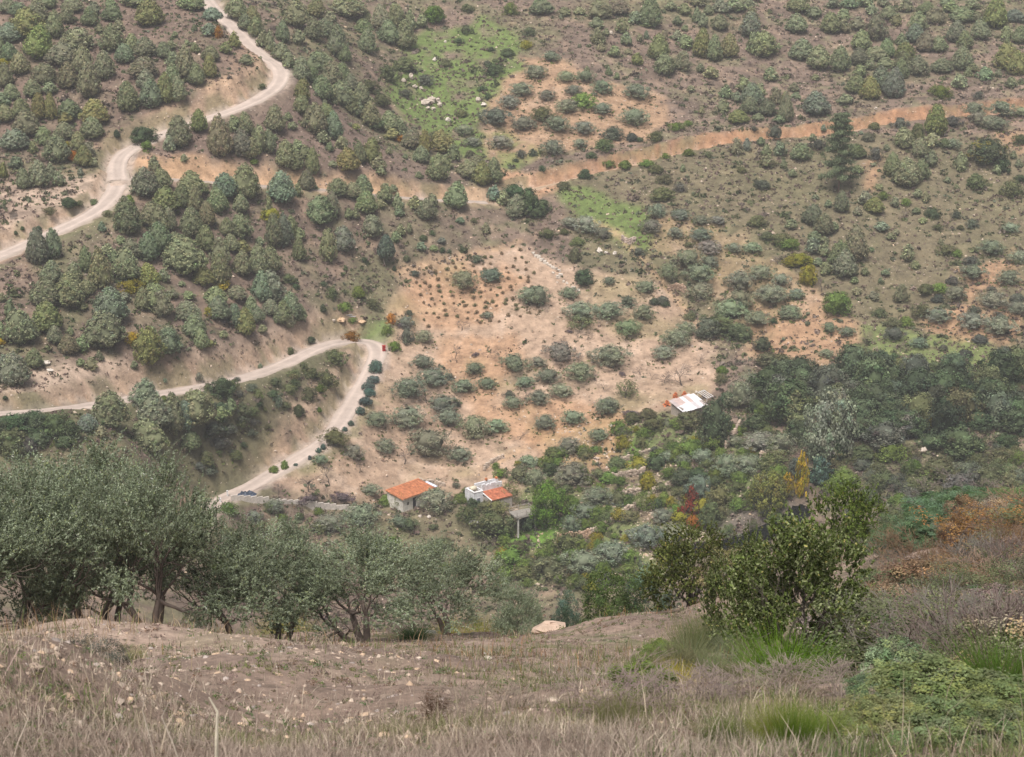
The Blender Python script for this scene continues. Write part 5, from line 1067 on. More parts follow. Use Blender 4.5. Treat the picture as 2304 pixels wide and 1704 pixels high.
# --- red box on a post by the hairpin
p, a = frame(864, 794, 10); rb = thing('red_box', 'small red metal box on a post beside the hairpin bend', 'box', p, a)
mb = MB(); mb.box((0, 0, .78), (.62, .5, 1.0), tint=(.40,.03,.025)); mb.box((0, 0, 1.31), (.7, .58, .06), tint=(.36,.03,.03)); mb.obj('body', M_METAL, rb)
mb = MB(); mb.box((0, -.27, .8), (.45, .03, .7), tint=(.33,.025,.02)); dd = mb.obj('door', M_METAL, rb)
mb = MB(); mb.box((.17, -.30, .8), (.05, .03, .12), tint=(.5,.5,.5)); mb.obj('handle', M_METAL, dd)
mb = MB(); mb.box((0, 0, .0), (.2, .2, .6), tint=(.2,.19,.18)); mb.obj('post', M_METAL, rb)
# --- boulders and big pale stones
def boulder(px, py, wpx, label, flat=.7, tint=(.52,.45,.37), seed=0, group=None, rz=None):
    p = at(px, py); r = wpx / scl(p) / 2; bm_ = MB(); rs = np.random.RandomState(seed + 1000)
    n, m = 9, 6; vs = []
    for j in range(m + 1):
        th_ = math.pi * j / m
        for i in range(n):
            ph = 2 * math.pi * i / n; q = 1 + .22 * rs.normal(); vs.append((r * q * math.sin(th_) * math.cos(ph), r * q * .8 * math.sin(th_) * math.sin(ph), r * flat * (math.cos(th_) + .55) * (1 + .08 * rs.normal())))
    fs = [(j * n + i, (j + 1) * n + i, (j + 1) * n + (i + 1) % n, j * n + (i + 1) % n) for j in range(m) for i in range(n)]
    bm_.add(vs, fs, tint); o = bm_.obj('boulder', M_STONE, loc=p, rot=(0, 0, rs.uniform(0, 6) if rz is None else rz)); tag(o, label, 'boulder', group); return o
BL = [(957,238,20,'big pale rock at the left end of the rock cluster in the green hollow',.9),(971,231,20,'brightest pale rock at the top of the rock cluster in the green hollow',.9),(985,229,14,'small grey rock at the top right of the rock cluster in the green hollow',.8),
 (990,241,15,'cream rock at the right end of the rock cluster in the green hollow',.8),(963,246,12,'low rock at the foot of the cluster in the green hollow, left of centre',.6),(976,247,11,'low rock at the foot of the cluster in the green hollow, right of centre',.6),
 (768,731,26,'flat orange-cream boulder on the verge above the hairpin, left of the other',.4),(815,731,20,'flat yellow-cream boulder on the verge above the hairpin, right of the other',.4),(751,731,9,'small pale stone left of the flat boulders above the hairpin',.5),
 (1349,568,13,'bright white rock at the top corner of the tan field',1.0),(1364,573,8,'small pale rock just right of the white rock above the field',.8),(1383,573,10,'orange-white rock near the white rock above the field',.7),
 (925,178,14,'upright pale rock in the upper green hollow',1.2),(908,184,9,'small pale rock left of the upright one in the green hollow',.9),(933,198,14,'wide pale rock below the upright one in the green hollow',.6),(948,203,10,'tan rock beside the wide pale one in the green hollow',.7),
 (1008,274,10,'white stone standing alone in lower green hollow',1.0),(1076,228,12,'pale rock at the left edge of the upper orchard',.9),(1088,240,14,'larger grey-white rock at the left edge of the upper orchard',.7),(1374,80,13,'pale slanted rock between pines on the upper right slope',.9),
 (978,140,9,'white rock high in the green hollow',1.0),(1002,97,6,'small bright white stone at the top of the green hollow',1.0),(104,822,20,'white rock in the bank at left above the lower track',.5),(112,838,16,'second white rock lower in the same bank at left',.5),
 (1566,888,6,'small white stone above the patched shed',1.0),(1375,962,7,'white stone at the lower edge of the tan field',1.0),(971,835,6,'bright white stone among the field olives',1.0),(873,757,6,'white stone beside the grass at the hairpin',1.0),
 (965,1148+20,9,'white stone in the rubble below the cottage',.8),(945,1166,8,'cream stone in the rubble below the cottage',.8),(2078,1018,16,'pale rock under the dark stream oaks',.8),(1970,247,8,'pale stone on the right track bank',.8),
 (310,1628-700,8,'small stone under the lower track',.6)]
for i, (px, py, w_, lb, fl) in enumerate(BL):
    big = w_ > 11; boulder(px, py, w_ * (1.0 if big else 1.15), lb, fl, (.62,.56,.49) if 'white' in lb else (.56,.40,.26) if 'orange' in lb or 'yellow' in lb else (.50,.43,.36), i)
rk = hit([1200,1206,1212,1218,1225,1231,1238,1244,1250,1257,1262,1244,1256,1268,1275,1290,1301], [573,578,580,588,592,598,600,606,610,612,622,618,628,636,640,650,655])
for i, q in enumerate(rk):
    r = .25 + .2 * rnd.random(); mb = MB(); mb.box((0, 0, r * .4), (2 * r, 1.6 * r, 1.3 * r), rnd.uniform(0, 3), (.56,.50,.43), jit=r * .35)
    tag(mb.obj('edging_stone', M_STONE, loc=(q[0], q[1], q[2] + CAMZ)), 'pale stone in the broken line along the upper right edge of the tan field', 'stone', 'stones along the field edge')
# --- dry stone walls
def stone_wall(pp, h, label, seed, tint=(.42,.34,.27), sz=.34):
    L = smooth_line(hit([q[0] for q in pp], [q[1] for q in pp]), .34, 2); th = thing('stone_wall', label, 'wall', (L[0, 0], L[0, 1], L[0, 2] + CAMZ)); mb = MB(); rs = random.Random(seed)
    for q in L:
        hh = h * rs.uniform(.75, 1.1); z = -.3
        while z < hh:
            s = rs.uniform(.7, 1.25) * sz; mb.box((q[0] - L[0, 0] + rs.uniform(-.08, .08), q[1] - L[0, 1] + rs.uniform(-.12, .12), q[2] - L[0, 2] + z + s * .3), (s * 1.15, s * 1.1, s * .68), rs.uniform(-.5, .5) + .4, shd(tint, rs.uniform(.75, 1.25)), jit=.04); z += s * .55
    o = mb.obj('stones', M_STONE, th); o['kind'] = 'stuff'
stone_wall([(1375,1082),(1400,1078),(1425,1073),(1452,1068)], 1.2, 'short ochre dry stone wall holding a terrace right of the gardens path', 1)
stone_wall([(1398,1040),(1430,1032),(1462,1020)], .7, 'low dry stone wall above the ochre one in the gardens', 2)
stone_wall([(1470,1112),(1500,1100),(1530,1088)], 1.0, 'dry stone wall between the red tree and the yellow-green fruit trees', 3)
stone_wall([(1395,1122),(1420,1116),(1440,1112)], 1.2, 'crumbling dry stone wall behind the cold frame', 4)
stone_wall([(1255,1222),(1290,1216),(1330,1212)], 1.4, 'orange-brown stone wall below the bright green lawn', 5, (.44,.31,.22))
stone_wall([(1330,1210),(1360,1196),(1400,1168),(1432,1146)], 1.5, 'long stone retaining wall curving below the cold frame', 6)
stone_wall([(1632,1010),(1650,990),(1668,960)], 1.6, 'pale rubble wall beside the dark shrub right of the shed', 7, (.48,.38,.30))
stone_wall([(1712,1034),(1735,1032),(1756,1034)], 1.5, 'pale stone wall stub above the willow by the stream', 8, (.52,.41,.32))
stone_wall([(1700,905),(1715,890),(1724,872)], 1.5, 'pale stone wall just left of the big dark green tree', 9, (.50,.42,.36))
stone_wall([(1505,655),(1525,652),(1550,665)], 1.1, 'rust-brown stone wall by the olives at the field corner', 10, (.42,.30,.22))
stone_wall([(1400,545),(1415,552),(1430,545)], 1.0, 'heap-like stone wall in the grass above the field', 11, (.52,.42,.36))
stone_wall([(1000,1096),(960,1091),(935,1090)], .5, 'low stone edging behind the orange-roofed cottage', 12, (.44,.36,.29))
stone_wall([(1130,1030),(1100,1045),(1090,1062)], .5, 'low line of stones beside the path above the houses', 13, (.44,.36,.29))
stone_wall([(1580,548),(1590,545),(1600,546)], 1.0, 'small tan stone wall at the top of the red-earth orchard', 14, (.46,.36,.28)) if False else None
# --- pale block wall along the bottom of the track
BP = [(520,1130),(560,1134),(598,1138),(640,1138),(700,1143),(760,1148),(822,1154)]
BLn = smooth_line(hit([q[0] for q in BP], [q[1] for q in BP]), .1, 2)
bw = thing('block_wall', 'long stepped wall of pale concrete blocks at the foot of the track', 'wall', (BLn[0, 0], BLn[0, 1], BLn[0, 2] + CAMZ))
s_ = 0; k = 0
dcum = np.r_[0, np.cumsum(np.linalg.norm(np.diff(BLn[:, :2], axis=0), axis=1))]
while s_ < dcum[-1] - 1.3:
    ln = 1.12; q = np.array([np.interp(s_ + ln / 2, dcum, BLn[:, j]) for j in range(3)]); q2 = np.array([np.interp(s_ + ln, dcum, BLn[:, j]) for j in range(3)])
    hh = 1.15 if s_ < 5.8 else rnd.choice([.75, .85, .95]); base = BLn[0]; ang = math.atan2(q2[1] - q[1], q2[0] - q[0])
    if not 5.8 < s_ < 6.6:
        mb = MB(); mb.box((0, 0, hh / 2 - .3), (ln - .01, .24, hh + .6), tint=shd((.62,.56,.50), rnd.uniform(.85, 1.06)), jit=.015)
        mb.obj('block', M_PAINT, bw, loc=(q[0] - base[0], q[1] - base[1], q[2] - base[2]), rot=(0, 0, ang + rnd.uniform(-.01, .01)))
    s_ += ln; k += 1
for px, py, hh, lab in ((512, 1120, 1.1, 'white gate post at the foot of the track, upper of two'), (496, 1134, .8, 'white gate post at the foot of the track, lower of two')):
    p = at(px, py); gp = thing('gate_post', lab, 'post', p, .2); mb = MB(); mb.box((0, 0, hh / 2 - .1), (.26, .26, hh + .2), tint=(.75,.75,.74)); mb.obj('shaft', M_PAINT, gp)
    mb = MB(); mb.box((0, 0, hh + .04), (.34, .34, .08), tint=(.8,.8,.8)); mb.obj('cap', M_PAINT, gp)
p = at(556, 1122); mb = MB()
rs = np.random.RandomState(3); n_, m_ = 14, 6
vs = [((i / (n_ - 1) - .5) * 3.2, (j / (m_ - 1) - .5) * 1.3, .75 * math.sin(math.pi * j / (m_ - 1)) * math.sin(math.pi * (.08 + .84 * i / (n_ - 1))) * (1 + .3 * rs.normal()) + .02) for j in range(m_) for i in range(n_)]
mb.add(vs, [(j * n_ + i, j * n_ + i + 1, (j + 1) * n_ + i + 1, (j + 1) * n_ + i) for j in range(m_ - 1) for i in range(n_ - 1)], (.045,.06,.09))
tag(mb.obj('tarpaulin', M_METAL, loc=(p[0], p[1] + .3, p[2] + .3), rot=(0, 0, -.1)), 'crumpled dark blue tarpaulin behind the pale block wall', 'tarpaulin')
p = at(1422, 936); mb = MB()
V_, F_, T__ = crown_arrays('flat', 60, .16, 16, .06, .02, 777, core=.5); brp = mesh_np('brush_pile', V_, F_, T__, M_LEAF)
tag(link('brush_pile', brp, loc=p, scale=(3.6, 2.0, .8), rot=(0, 0, -.3), color=(.13,.11,.12)), 'dark pile of cut brushwood at the lower field edge near the shed', 'brush pile')
for i, (px, py, w_) in enumerate([(905,737,1.6),(1070,803,1.2),(600+1400*.3027,450+1525*.3027,.9),(1280,750,1.0),(1475,683,1.4),(1400+600*.0,845,1.3),(770,1128,3.0),(690,1130,2.4)]):
    tag(link('brush_pile', brp, loc=at(px, py), scale=(w_ * 1.6, w_, .5 * w_), rot=(0, 0, i), color=(.15,.115,.12)), f'small heap of purplish pruned twigs, {wnum(px / 23.04)} percent across, {wnum(py / 17.04)} down', 'brush pile', 'heaps of pruned twigs')
# pipes on the verge
p = at(782, 722); pl_ = thing('pipe_pile', 'crossed grey pipes dumped behind the flat boulders above the hairpin', 'pipes', p)
for k, (x0, y0, x1, y1) in enumerate(((-1.8, .2, 1.5, .9), (-1.3, .9, 1.6, -.1), (-.9, .4, 1.1, 1.2), (-1.5, 0, .9, .4))):
    mb = MB(); mb.tube([(x0, y0, .12 + .1 * k), (x1, y1, .25 + .12 * k)], .07, 6, (.42,.42,.44)); mb.obj('pipe', M_METAL, pl_)
# ------------------------------------------------------------------ the near hillside
def npos(px, D, py=1400):
    x = float(ray(px, py)[0]) * D; return x, D, G(x, D) + CAMZ
def nscale(D, z): return F_PX / (D * cp + (z - CAMZ) * sp)
def olive_fine(seed, lobes=64, shoots=34, leaves=27, LL=.0088, LW=.0030, cols=((.295, .34, .245), (.23, .26, .12), (.185, .225, .14)), prof='dome', zlo=.34, rad=.43, lo=.62, sh=1.0, mix=(.32, .12)):
    rs = np.random.RandomState(seed); a = rs.uniform(0, 6.283, lobes); t = rs.uniform(0.02, 1, lobes) ** .9
    t = np.where(t < .12, t + .05, t); rr = (rprof(prof, t) * (1 + .16 * np.sin(3 * a + seed) + .10 * np.sin(5 * a + 9 * t))) * rad * np.where(rs.uniform(size=lobes) < .3, rs.uniform(.3, .8, lobes), 1)
    c = np.stack([rr * np.cos(a), rr * np.sin(a), zlo + t * (.92 - zlo) + .05 * np.sin(3 * a)], 1); out = unit(np.stack([np.cos(a), np.sin(a), (t - .3) * 1.3], 1))
    k = np.repeat(np.arange(lobes), shoots); n = len(k)
    o = c[k] + rs.normal(size=(n, 3)) * [.052, .052, .042]; d = unit(out[k] * .55 + rs.normal(size=(n, 3)) * .42 + np.array([0, 0, lo])); L = sh * rs.uniform(.04, .13, n) * np.where(rs.uniform(size=n) < .10, 1.5, 1) * (1 + .5 * (t[k] > .7))
    lt = 1 + .18 * rs.normal(size=lobes); st = lt[k] * (1 + .15 * rs.normal(size=n))
    kk = np.repeat(np.arange(n), leaves); m = len(kk); u = rs.uniform(.05, 1, m)[:, None]
    q = o[kk] + d[kk] * L[kk][:, None] * u + np.array([0, 0, -.012]) * u ** 2
    ld = unit(d[kk] * .75 + rs.normal(size=(m, 3)) * .6); nr = unit(rs.normal(size=(m, 3)) + np.array([0, 0, .5]))
    col = np.where((rs.uniform(size=m) < mix[0])[:, None], np.array([cols[0]]), np.where((rs.uniform(size=m) < mix[1])[:, None], np.array([cols[1]]), np.array([cols[2]])))
    T = np.clip(col * st[kk][:, None] * (1 + .15 * rs.normal(size=(m, 1))), .02, .5)
    q = q + ld * .008
    P1 = leafquads(q, nr, LL * rs.uniform(.7, 1.3, m), LW, rs, T, ld)
    # the shoots' own thin wood
    s = unit(np.cross(d, rs.normal(size=(n, 3)))) * .0011; e = o + d * L[:, None] * .95 + np.array([0, 0, -.012])
    V2 = np.stack([o - s, o + s, e + s * .4, e - s * .4], 1).reshape(-1, 3); F2 = np.arange(4 * n).reshape(n, 4); T2 = np.full((4 * n, 3), .0) + np.array([.24, .23, .17])
    crown_me = mesh_np('crown', *merge([P1, (V2, F2, T2)]), M_LEAF)
    out_ = []; rs2 = np.random.RandomState(seed + 5)
    nf = 2 + seed % 2
    for f in range(nf):
        b = f * 6.28 / nf + rs2.uniform(0, 1); p0 = np.array([.012 * math.cos(b), .012 * math.sin(b), -.06])
        branches(rs2, 3, p0, unit(np.array([.17 * math.cos(b), .17 * math.sin(b), 1.])), .34, .034, out_, .55, None, .06, 4, 3)
    return crown_me, limbs_mesh('trunk', out_, 7)
OF = [olive_fine(s) for s in (11, 12, 14)]
NO = [(120, 47, 1040, 340, 2), (255, 47, 1035, 290, 1), (-95, 39, 1070, 340, 0), (45, 41, 1030, 350, 1), (190, 43, 992, 380, 2), (345, 41, 1005, 290, 0), (520, 42, 1165, 270, 1), (630, 44, 1172, 250, 2), (815, 44, 1185, 300, 0), (1000, 49, 1222, 235, 1)]
NOL = ['hazier olive filling the gap behind the first tall near olives', 'hazier olive filling the gap behind the tallest near olives', 'tall near olive cut by the picture edge at the far side of the mound', 'tall near olive behind the stony mound, second in the row from that edge', 'tallest near olive with long upright shoots behind the stony mound', 'tall near olive with a dark low fork where the stony mound slopes down',
       'near olive with twin slender trunks beside the tall clump', 'near olive with a low leaning trunk, in the middle of the row', 'near olive with a clear V-shaped trunk standing on the ledge', 'small near olive with a single bent trunk, last in the row']
for (px, D, top, w, v), lab in zip(NO, NOL):
    x, y, z = npos(px, D); sc = nscale(D, z); h = float(ray(px, top)[1]) * D + CAMZ - z; wm = w / sc
    th = thing('olive_tree', lab, 'tree', (x, y, z - .05), px * 1.7, 'near olive trees on the ledge', (wm * 1.08, wm * 1.08, h * .87))
    link('crown', OF[v][0], th, color=(1, 1, 1)); link('trunk', OF[v][1], th, color=(.17, .135, .115))
def near(name, label, cat, me, col, px, D, top, w, trunk=None, sink=.05, rz=None, hs=1.0):
    x, y, z = npos(px, D); sc = nscale(D, z); h = (float(ray(px, top)[1]) * D + CAMZ - z) * hs; wm = w / sc; h = max(h, wm * .3)
    if trunk is None:
        o = link(name, me, loc=(x, y, z - sink * h), rot=(0, 0, px if rz is None else rz), scale=(wm, wm, h * (1 + sink)), color=col); return tag(o, label, cat)
    th = thing(name, label, cat, (x, y, z - .02), px, None, (wm, wm, h)); link('crown', me, th, color=col); link('trunk', trunk, th, color=(.10, .085, .07)); return th
OKF = [mesh_np('crown', *crown_arrays('dome', 210, .085, 230, .0105, .006, 700 + s, lob=.22, core=0, inner=.3, loose=.16, tv=.20, spot=(.35, (1.55, 1.5, 1.9)), base=.02), M_LEAF) for s in range(2)]
BUSHF = [mesh_np('crown', *crown_arrays('dome', 110, .12, 120, .016, .008, 720 + s, lob=.25, core=0, inner=.35, loose=.12, tv=.20, spot=(.15, (1.7, 1.5, 1.2))), M_LEAF) for s in range(2)]
THIN = [mesh_np('crown', *crown_arrays('dome', 90, .12, 55, .014, .007, 740 + s, lob=.3, core=0, inner=.5, loose=.2, tv=.25, up=.2), M_LEAF) for s in range(2)]
BROOM = [stems_mesh('broom', 81 + s, 1100, .75, .10, .0028, 3, th=(.7, 1.05), tv=.18) for s in range(2)]
DRY = [stems_mesh('dry', 85 + s, 420, 1.05, .22, .0052, 3, fork=5, th=(.5, 1.0), tv=.22) for s in range(2)]
LUSH = [mesh_np('crown', *crown_arrays('dome', 200, .095, 95, .017, .0085, 760 + s, lob=.28, core=0, inner=.3, loose=.12, tv=.16, up=.5, spot=(.25, (1.5, 1.4, 1.1))), M_LEAF) for s in range(2)]
LEAFY = [stems_mesh('leafy', 88 + s, 330, 1.15, .18, .0030, 3, fork=1, th=(.55, 1.0), tv=.16, leaves=15000) for s in range(2)]
T4 = TRUNK
OAKF = [olive_fine(s, 72, 22, 20, .0125, .0072, ((.235, .265, .135), (.30, .27, .10), (.105, .14, .042)), 'dome', .10, .40, .75, .8, (.30, .06)) for s in (31, 32)]
GRNF = [olive_fine(s, 60, 20, 18, .013, .0075, ((.16, .21, .06), (.26, .25, .07), (.095, .14, .032)), 'dome', .12, .42, .5, .8, (.35, .06)) for s in (41,)]
def twig_bush(seed, n=16):
    rs = np.random.RandomState(seed); out = []
    for k in range(n):
        a = rs.uniform(0, 6.28); l = rs.uniform(.1, .9); branches(rs, 3, np.array([.05 * math.cos(a), .05 * math.sin(a), -.04]), unit(np.array([l * math.cos(a), l * math.sin(a), 1.])), .34, .0075, out, .42, None, .05, 3, 3)
    V = []; F = []; b = 0
    for pts, rad in out:
        P = np.array(pts); d = unit(P[-1] - P[0]); s1 = unit(np.cross(d, rs.normal(size=3))); s2 = np.cross(d, s1)
        for s_ in (s1, s2):
            R = np.maximum(np.array(rad), .0022)[:, None]; V.append(np.concatenate([P - s_ * R, P + s_ * R])); m_ = len(P)
            for i in range(m_ - 1): F.append((b + i, b + m_ + i, b + m_ + i + 1, b + i + 1))
            b += 2 * m_
    V = np.concatenate(V); return mesh_np('twiggy', V, np.array(F), np.clip(1 + .15 * rs.normal(size=(len(V), 1)), .5, 1.6) * np.ones(3), M_LEAF)
DRY = [twig_bush(51), twig_bush(52)]
near('holm_oak', 'big mottled holm oak bush with glossy leaves beside the bright green broom', 'tree', OAKF[0][0], (1.0, 1.0, 1.0), 1797, 18.8, 1178, 325, OAKF[0][1])
near('holm_oak', 'smaller lobe-shaped holm oak half hidden behind the big mottled one', 'tree', OAKF[1][0], (.9, .9, .9), 1672, 27, 1215, 170, OAKF[1][1])
near('holm_oak', 'low dark holm oak at the foot of the big mottled one', 'tree', OAKF[1][0], (.7, .75, .65), 1900, 20, 1385, 160, OAKF[1][1])
near('broadleaf_tree', 'fresh green broadleaf tree between the stream pool and the big mottled oak', 'tree', GRNF[0][0], (.95, .95, .9), 1888, 58, 1090, 200, GRNF[0][1])
near('broadleaf_tree', 'olive-green tree with a few orange leaves at the end of the bare ledge', 'tree', GRNF[0][0], (.85, .72, .85), 1560, 54, 1185, 210, GRNF[0][1])
near('broadleaf_tree', 'thin brownish tree edge between the olive-green tree and the mottled oak', 'tree', THIN[0], (.16, .145, .07), 1650, 50, 1230, 170, T4[3])
near('shrub', 'dense dark green bush on the lip of the ledge', 'shrub', BUSHF[0], (.085, .125, .045), 1372, 56, 1285, 145)
near('shrub', 'bluish green bush between the dark bush and the olive-green tree', 'shrub', BUSHF[1], (.13, .185, .13), 1455, 57, 1272, 95)
near('shrub', 'narrow teal bush next to the wedge-shaped stone', 'shrub', BUSHF[1], (.10, .15, .11), 1275, 54, 1330, 65)
near('olive_tree', 'tiny olive growing past the last near olive of the row', 'tree', OF[2][0], (1.2, 1.2, 1.2), 1162, 57, 1325, 110, OF[2][1])
near('shrub', 'glossy blue-green bush on the skyline of the near slope', 'shrub', OKF[0], (.10, .16, .08), 2120, 52, 1135, 240)
near('shrub', 'taller green bush cut by the picture edge above the rusty brush', 'shrub', OKF[1], (.13, .19, .065), 2275, 53, 1110, 190)
for px_, D_, tp_, w_, lb_ in ((2010,46,1192,120,'small glossy bush at the downhill end of the skyline bushes'), (2095,46,1152,150,'rounded glossy bush in the middle of the skyline bushes'), (2195,50,1112,190,'highest dark green bush of the skyline row'), (2320,45,1120,150,'dark glossy bush against the picture edge on the skyline'), (1975,38,1290,120,'dark olive bush between the mottled oak and the rusty shrubs'), (2235,30,1330,150,'dark green bush among the rusty brush')):
    near('shrub', lb_, 'shrub', OKF[1] if D_ > 42 else BUSHF[0], (.10,.155,.075), px_, D_, tp_, w_)
near('shrub', 'lower end of the glossy bush, sloping down to the gully', 'shrub', BUSHF[0], (.105, .16, .09), 2060, 48, 1195, 130)
near('shrub', 'rust-orange leaved shrub below the glossy green bush', 'shrub', THIN[0], (.30, .17, .065), 2250, 40, 1210, 280)
near('shrub', 'second rusty shrub, lower and browner', 'shrub', THIN[1], (.26, .16, .075), 2170, 34, 1275, 230)
near('shrub', 'grey-green thin shrub below the rusty ones', 'shrub', THIN[0], (.16, .165, .10), 2060, 36, 1275, 200)
near('shrub', 'drab shrub at the picture edge below the rusty brush', 'shrub', THIN[1], (.15, .14, .08), 2300, 27, 1360, 170)
near('shrub', 'teal sprig at the picture edge above the dark broom', 'shrub', BUSHF[1], (.12, .19, .12), 2318, 19, 1405, 90)
for i, (px, D, top, w, col, lab) in enumerate([(2075, 27, 1345, 250, (.23,.185,.165), 'mauve leafless brush right of the mottled oak'), (2190, 24, 1375, 260, (.24,.17,.14), 'reddish mauve leafless brush above the dark broom'), (1985, 29, 1330, 170, (.26,.22,.19), 'pale mauve brush touching the mottled oak'),
      (2130, 19, 1430, 230, (.17,.135,.12), 'darkest mauve brush, behind the pale leafy bush'), (1655, 33, 1380, 190, (.24,.195,.16), 'pinkish dry brush in front of the thin brownish tree'), (1700, 20, 1465, 150, (.25,.215,.185), 'pale dry brush left of the bright green broom'),
      (48, 15.0, 1478, 120, (.20,.16,.15), 'leafless twiggy bush low on the stony mound'), (1905, 13.5, 1545, 200, (.28,.23,.20), 'dry brush with seed heads under the mottled oak'), (2240, 33, 1300, 200, (.28,.20,.15), 'brownish brush between the rusty shrubs'),
      (1760, 12, 1570, 230, (.27,.22,.19), 'dry grassy brush in front of the bright green broom'), (1570, 12, 1570, 240, (.26,.21,.19), 'dry brush at the bottom edge, left of the yellow-green broom'), (1380, 10.5, 1600, 260, (.27,.21,.19), 'mauve dry brush at the bottom edge below the small yellow bush'), (1130, 11, 1590, 230, (.27,.22,.18), 'pale mauve dry brush in the middle of the bottom edge'),
      (2350, 40, 1240, 240, (.25,.17,.12), 'brown brush at the picture edge above the rusty shrubs')]):
    near('dry_brush', lab, 'brush', DRY[i % 2], col, px, D, top, w * 1.15)
for i, (px, D, top, w, col, lab) in enumerate([(1768, 16.5, 1415, 185, (.12,.22,.024), 'bright grass-green broom in front of the mottled oak'), (2262, 13, 1440, 250, (.085,.145,.028), 'dark green broom clump at the picture edge'), (1600, 30, 1372, 120, (.15,.17,.075), 'pale green broom in front of the thin brownish tree'),
      (1560, 27, 1385, 100, (.14,.165,.065), 'smaller pale green broom left of the other'), (1762, 8.2, 1565, 120, (.22,.25,.05), 'yellow-green broom at the bottom edge, leftmost stems yellow'), (1805, 8.0, 1568, 100, (.12,.19,.03), 'green broom beside the yellow-green one at the bottom edge'), (1640, 8.4, 1625, 130, (.11,.14,.04), 'low dark green broom at the bottom edge'),
      (1520, 14.2, 1490, 95, (.36,.32,.03), 'small mustard-yellow bush on the dry slope'), (1415, 17, 1520, 110, (.15,.17,.07), 'faint green tuft left of the mustard-yellow bush'), (1610, 18, 1475, 130, (.15,.18,.09), 'grey-green broom right of the mustard-yellow bush'), (1395, 9.5, 1560, 110, (.15,.16,.06), 'thin green tuft among dry grass near the bottom edge'), (1870, 8.5, 1640, 150, (.15,.19,.05), 'yellowish green leafy clump at the bottom edge below the brush'),
      (640, 57, 1372, 110, (.24,.24,.03), 'yellow-green plant under the middle of the olive row'), (1010, 57, 1380, 70, (.33,.30,.04), 'yellow weeds behind the last big olive trunk'), (1085, 57, 1382, 80, (.27,.27,.04), 'paler yellow weeds right of the last big olive trunk'), (930, 46, 1415, 90, (.05,.10,.03), 'dark green leafy clump between the last two olive trunks'),
      (1550, 22, 1440, 140, (.16,.17,.09), 'grey-green tuft below the pale green brooms')]):
    near('broom_bush', lab, 'shrub', BROOM[i % 2], col, px, D, top, w * 1.2)
for i, (px, D, top, w, col, lab) in enumerate([(2028, 16.5, 1440, 150, (.20,.26,.15), 'pale silvery green leafy bush in front of the mauve brush'), (2165, 10, 1548, 330, (.15,.185,.085), 'large fresh green leafy bush in the bottom corner'), (2300, 9.4, 1580, 240, (.15,.185,.08), 'leafy bush cut by the bottom corner'),
      (2020, 8.6, 1600, 220, (.18,.195,.095), 'leafy bush with yellowish tips at the bottom edge'), (2200, 7.6, 1660, 260, (.14,.175,.085), 'lowest leafy bush along the bottom edge'), (1985, 13, 1530, 130, (.13,.18,.10), 'small teal-green bush under the pale silvery one')]):
    near('leafy_bush', lab, 'shrub', LUSH[i % 2], col, px, D, top, w * 1.1)
near('heath_mat', 'low dark mat of heath on the stony mound', 'shrub', BUSHF[1], (.13, .125, .105), 195, 19, 1452, 170, sink=.3)
near('dead_weed', 'curled dark brown dead weed on the dry slope', 'weed', DRY[0], (.12, .075, .05), 985, 12.5, 1540, 85)
near('grass_tuft', 'yellowish tuft right of the dark heath mat on the mound', 'grass', BROOM[1], (.25, .26, .10), 298, 20, 1452, 55)

rsq = np.random.RandomState(77)
BR = ['leafless', 'dry', 'tangled']; BC = [('mauve', (.22,.175,.16)), ('reddish brown', (.22,.15,.10)), ('drab green', (.15,.165,.085)), ('pale straw', (.27,.23,.17)), ('drab green', (.13,.15,.08)), ('grey', (.19,.175,.15))]
for i in range(26):
    px = rsq.uniform(1440, 1990); D = rsq.uniform(11.5, 27); k_ = ('grey-green', 'fresh green', 'drab olive', 'pale green', 'brownish')[i % 5]
    col = {'grey-green': (.17,.19,.125), 'fresh green': (.13,.18,.055), 'drab olive': (.16,.155,.085), 'pale green': (.19,.215,.11), 'brownish': (.21,.165,.12)}[k_]
    x, y, z = npos(px, D); sc = nscale(D, z); hgt = rsq.uniform(45, 110) / sc; w_ = hgt * rsq.uniform(1.0, 1.9); bpy_ = CY + F_PX * math.tan(math.atan2(CAMZ - z, D) + PITCH)
    tag(link('weed_bush', (BROOM[i % 2], LUSH[i % 2], DRY[0], THIN[i % 2], BROOM[0])[i % 5 if k_ != 'brownish' else 2], loc=(x, y, z - .02), rot=(0, 0, i), scale=(w_, w_, hgt), color=col),
        f"{k_} weedy bush in the rough by the mottled oak, {wnum(px / 23.04)} percent across, {wnum((bpy_ - hgt * sc * .5) / 17.04)} down", 'bush', 'weedy bushes by the mottled oak')
seen = {}
for i in range(62):
    px = rsq.uniform(1900, 2360); D = rsq.uniform(15, 49); t_ = (D - 15) / 34; c = BC[(i * 5 + int(rsq.uniform(0, 2))) % 6]
    x, y, z = npos(px, D); hgt = rsq.uniform(.5, 1.15); sc = nscale(D, z); w_ = rsq.uniform(1.0, 2.2); drab = c[0] == 'drab green'
    bpy_ = 852 + F_PX * math.tan(math.atan2(CAMZ - z, D) + PITCH) if D else 0
    lab = f"{c[0]} {'leafy' if drab or i % 3 == 0 else BR[i % 3]} bush on the scrubby near slope, {wnum(px / 23.04)} percent across, {wnum((bpy_ - hgt * sc * .5) / 17.04)} down"
    leafy = drab or i % 3 == 0
    o = link('dry_brush', (THIN if drab else BUSHF if leafy else DRY)[i % 2], loc=(x, y, z - .04), rot=(0, 0, i), scale=(w_, w_, hgt), color=c[1]); tag(o, lab, 'brush', 'bushes of the scrubby near slope')
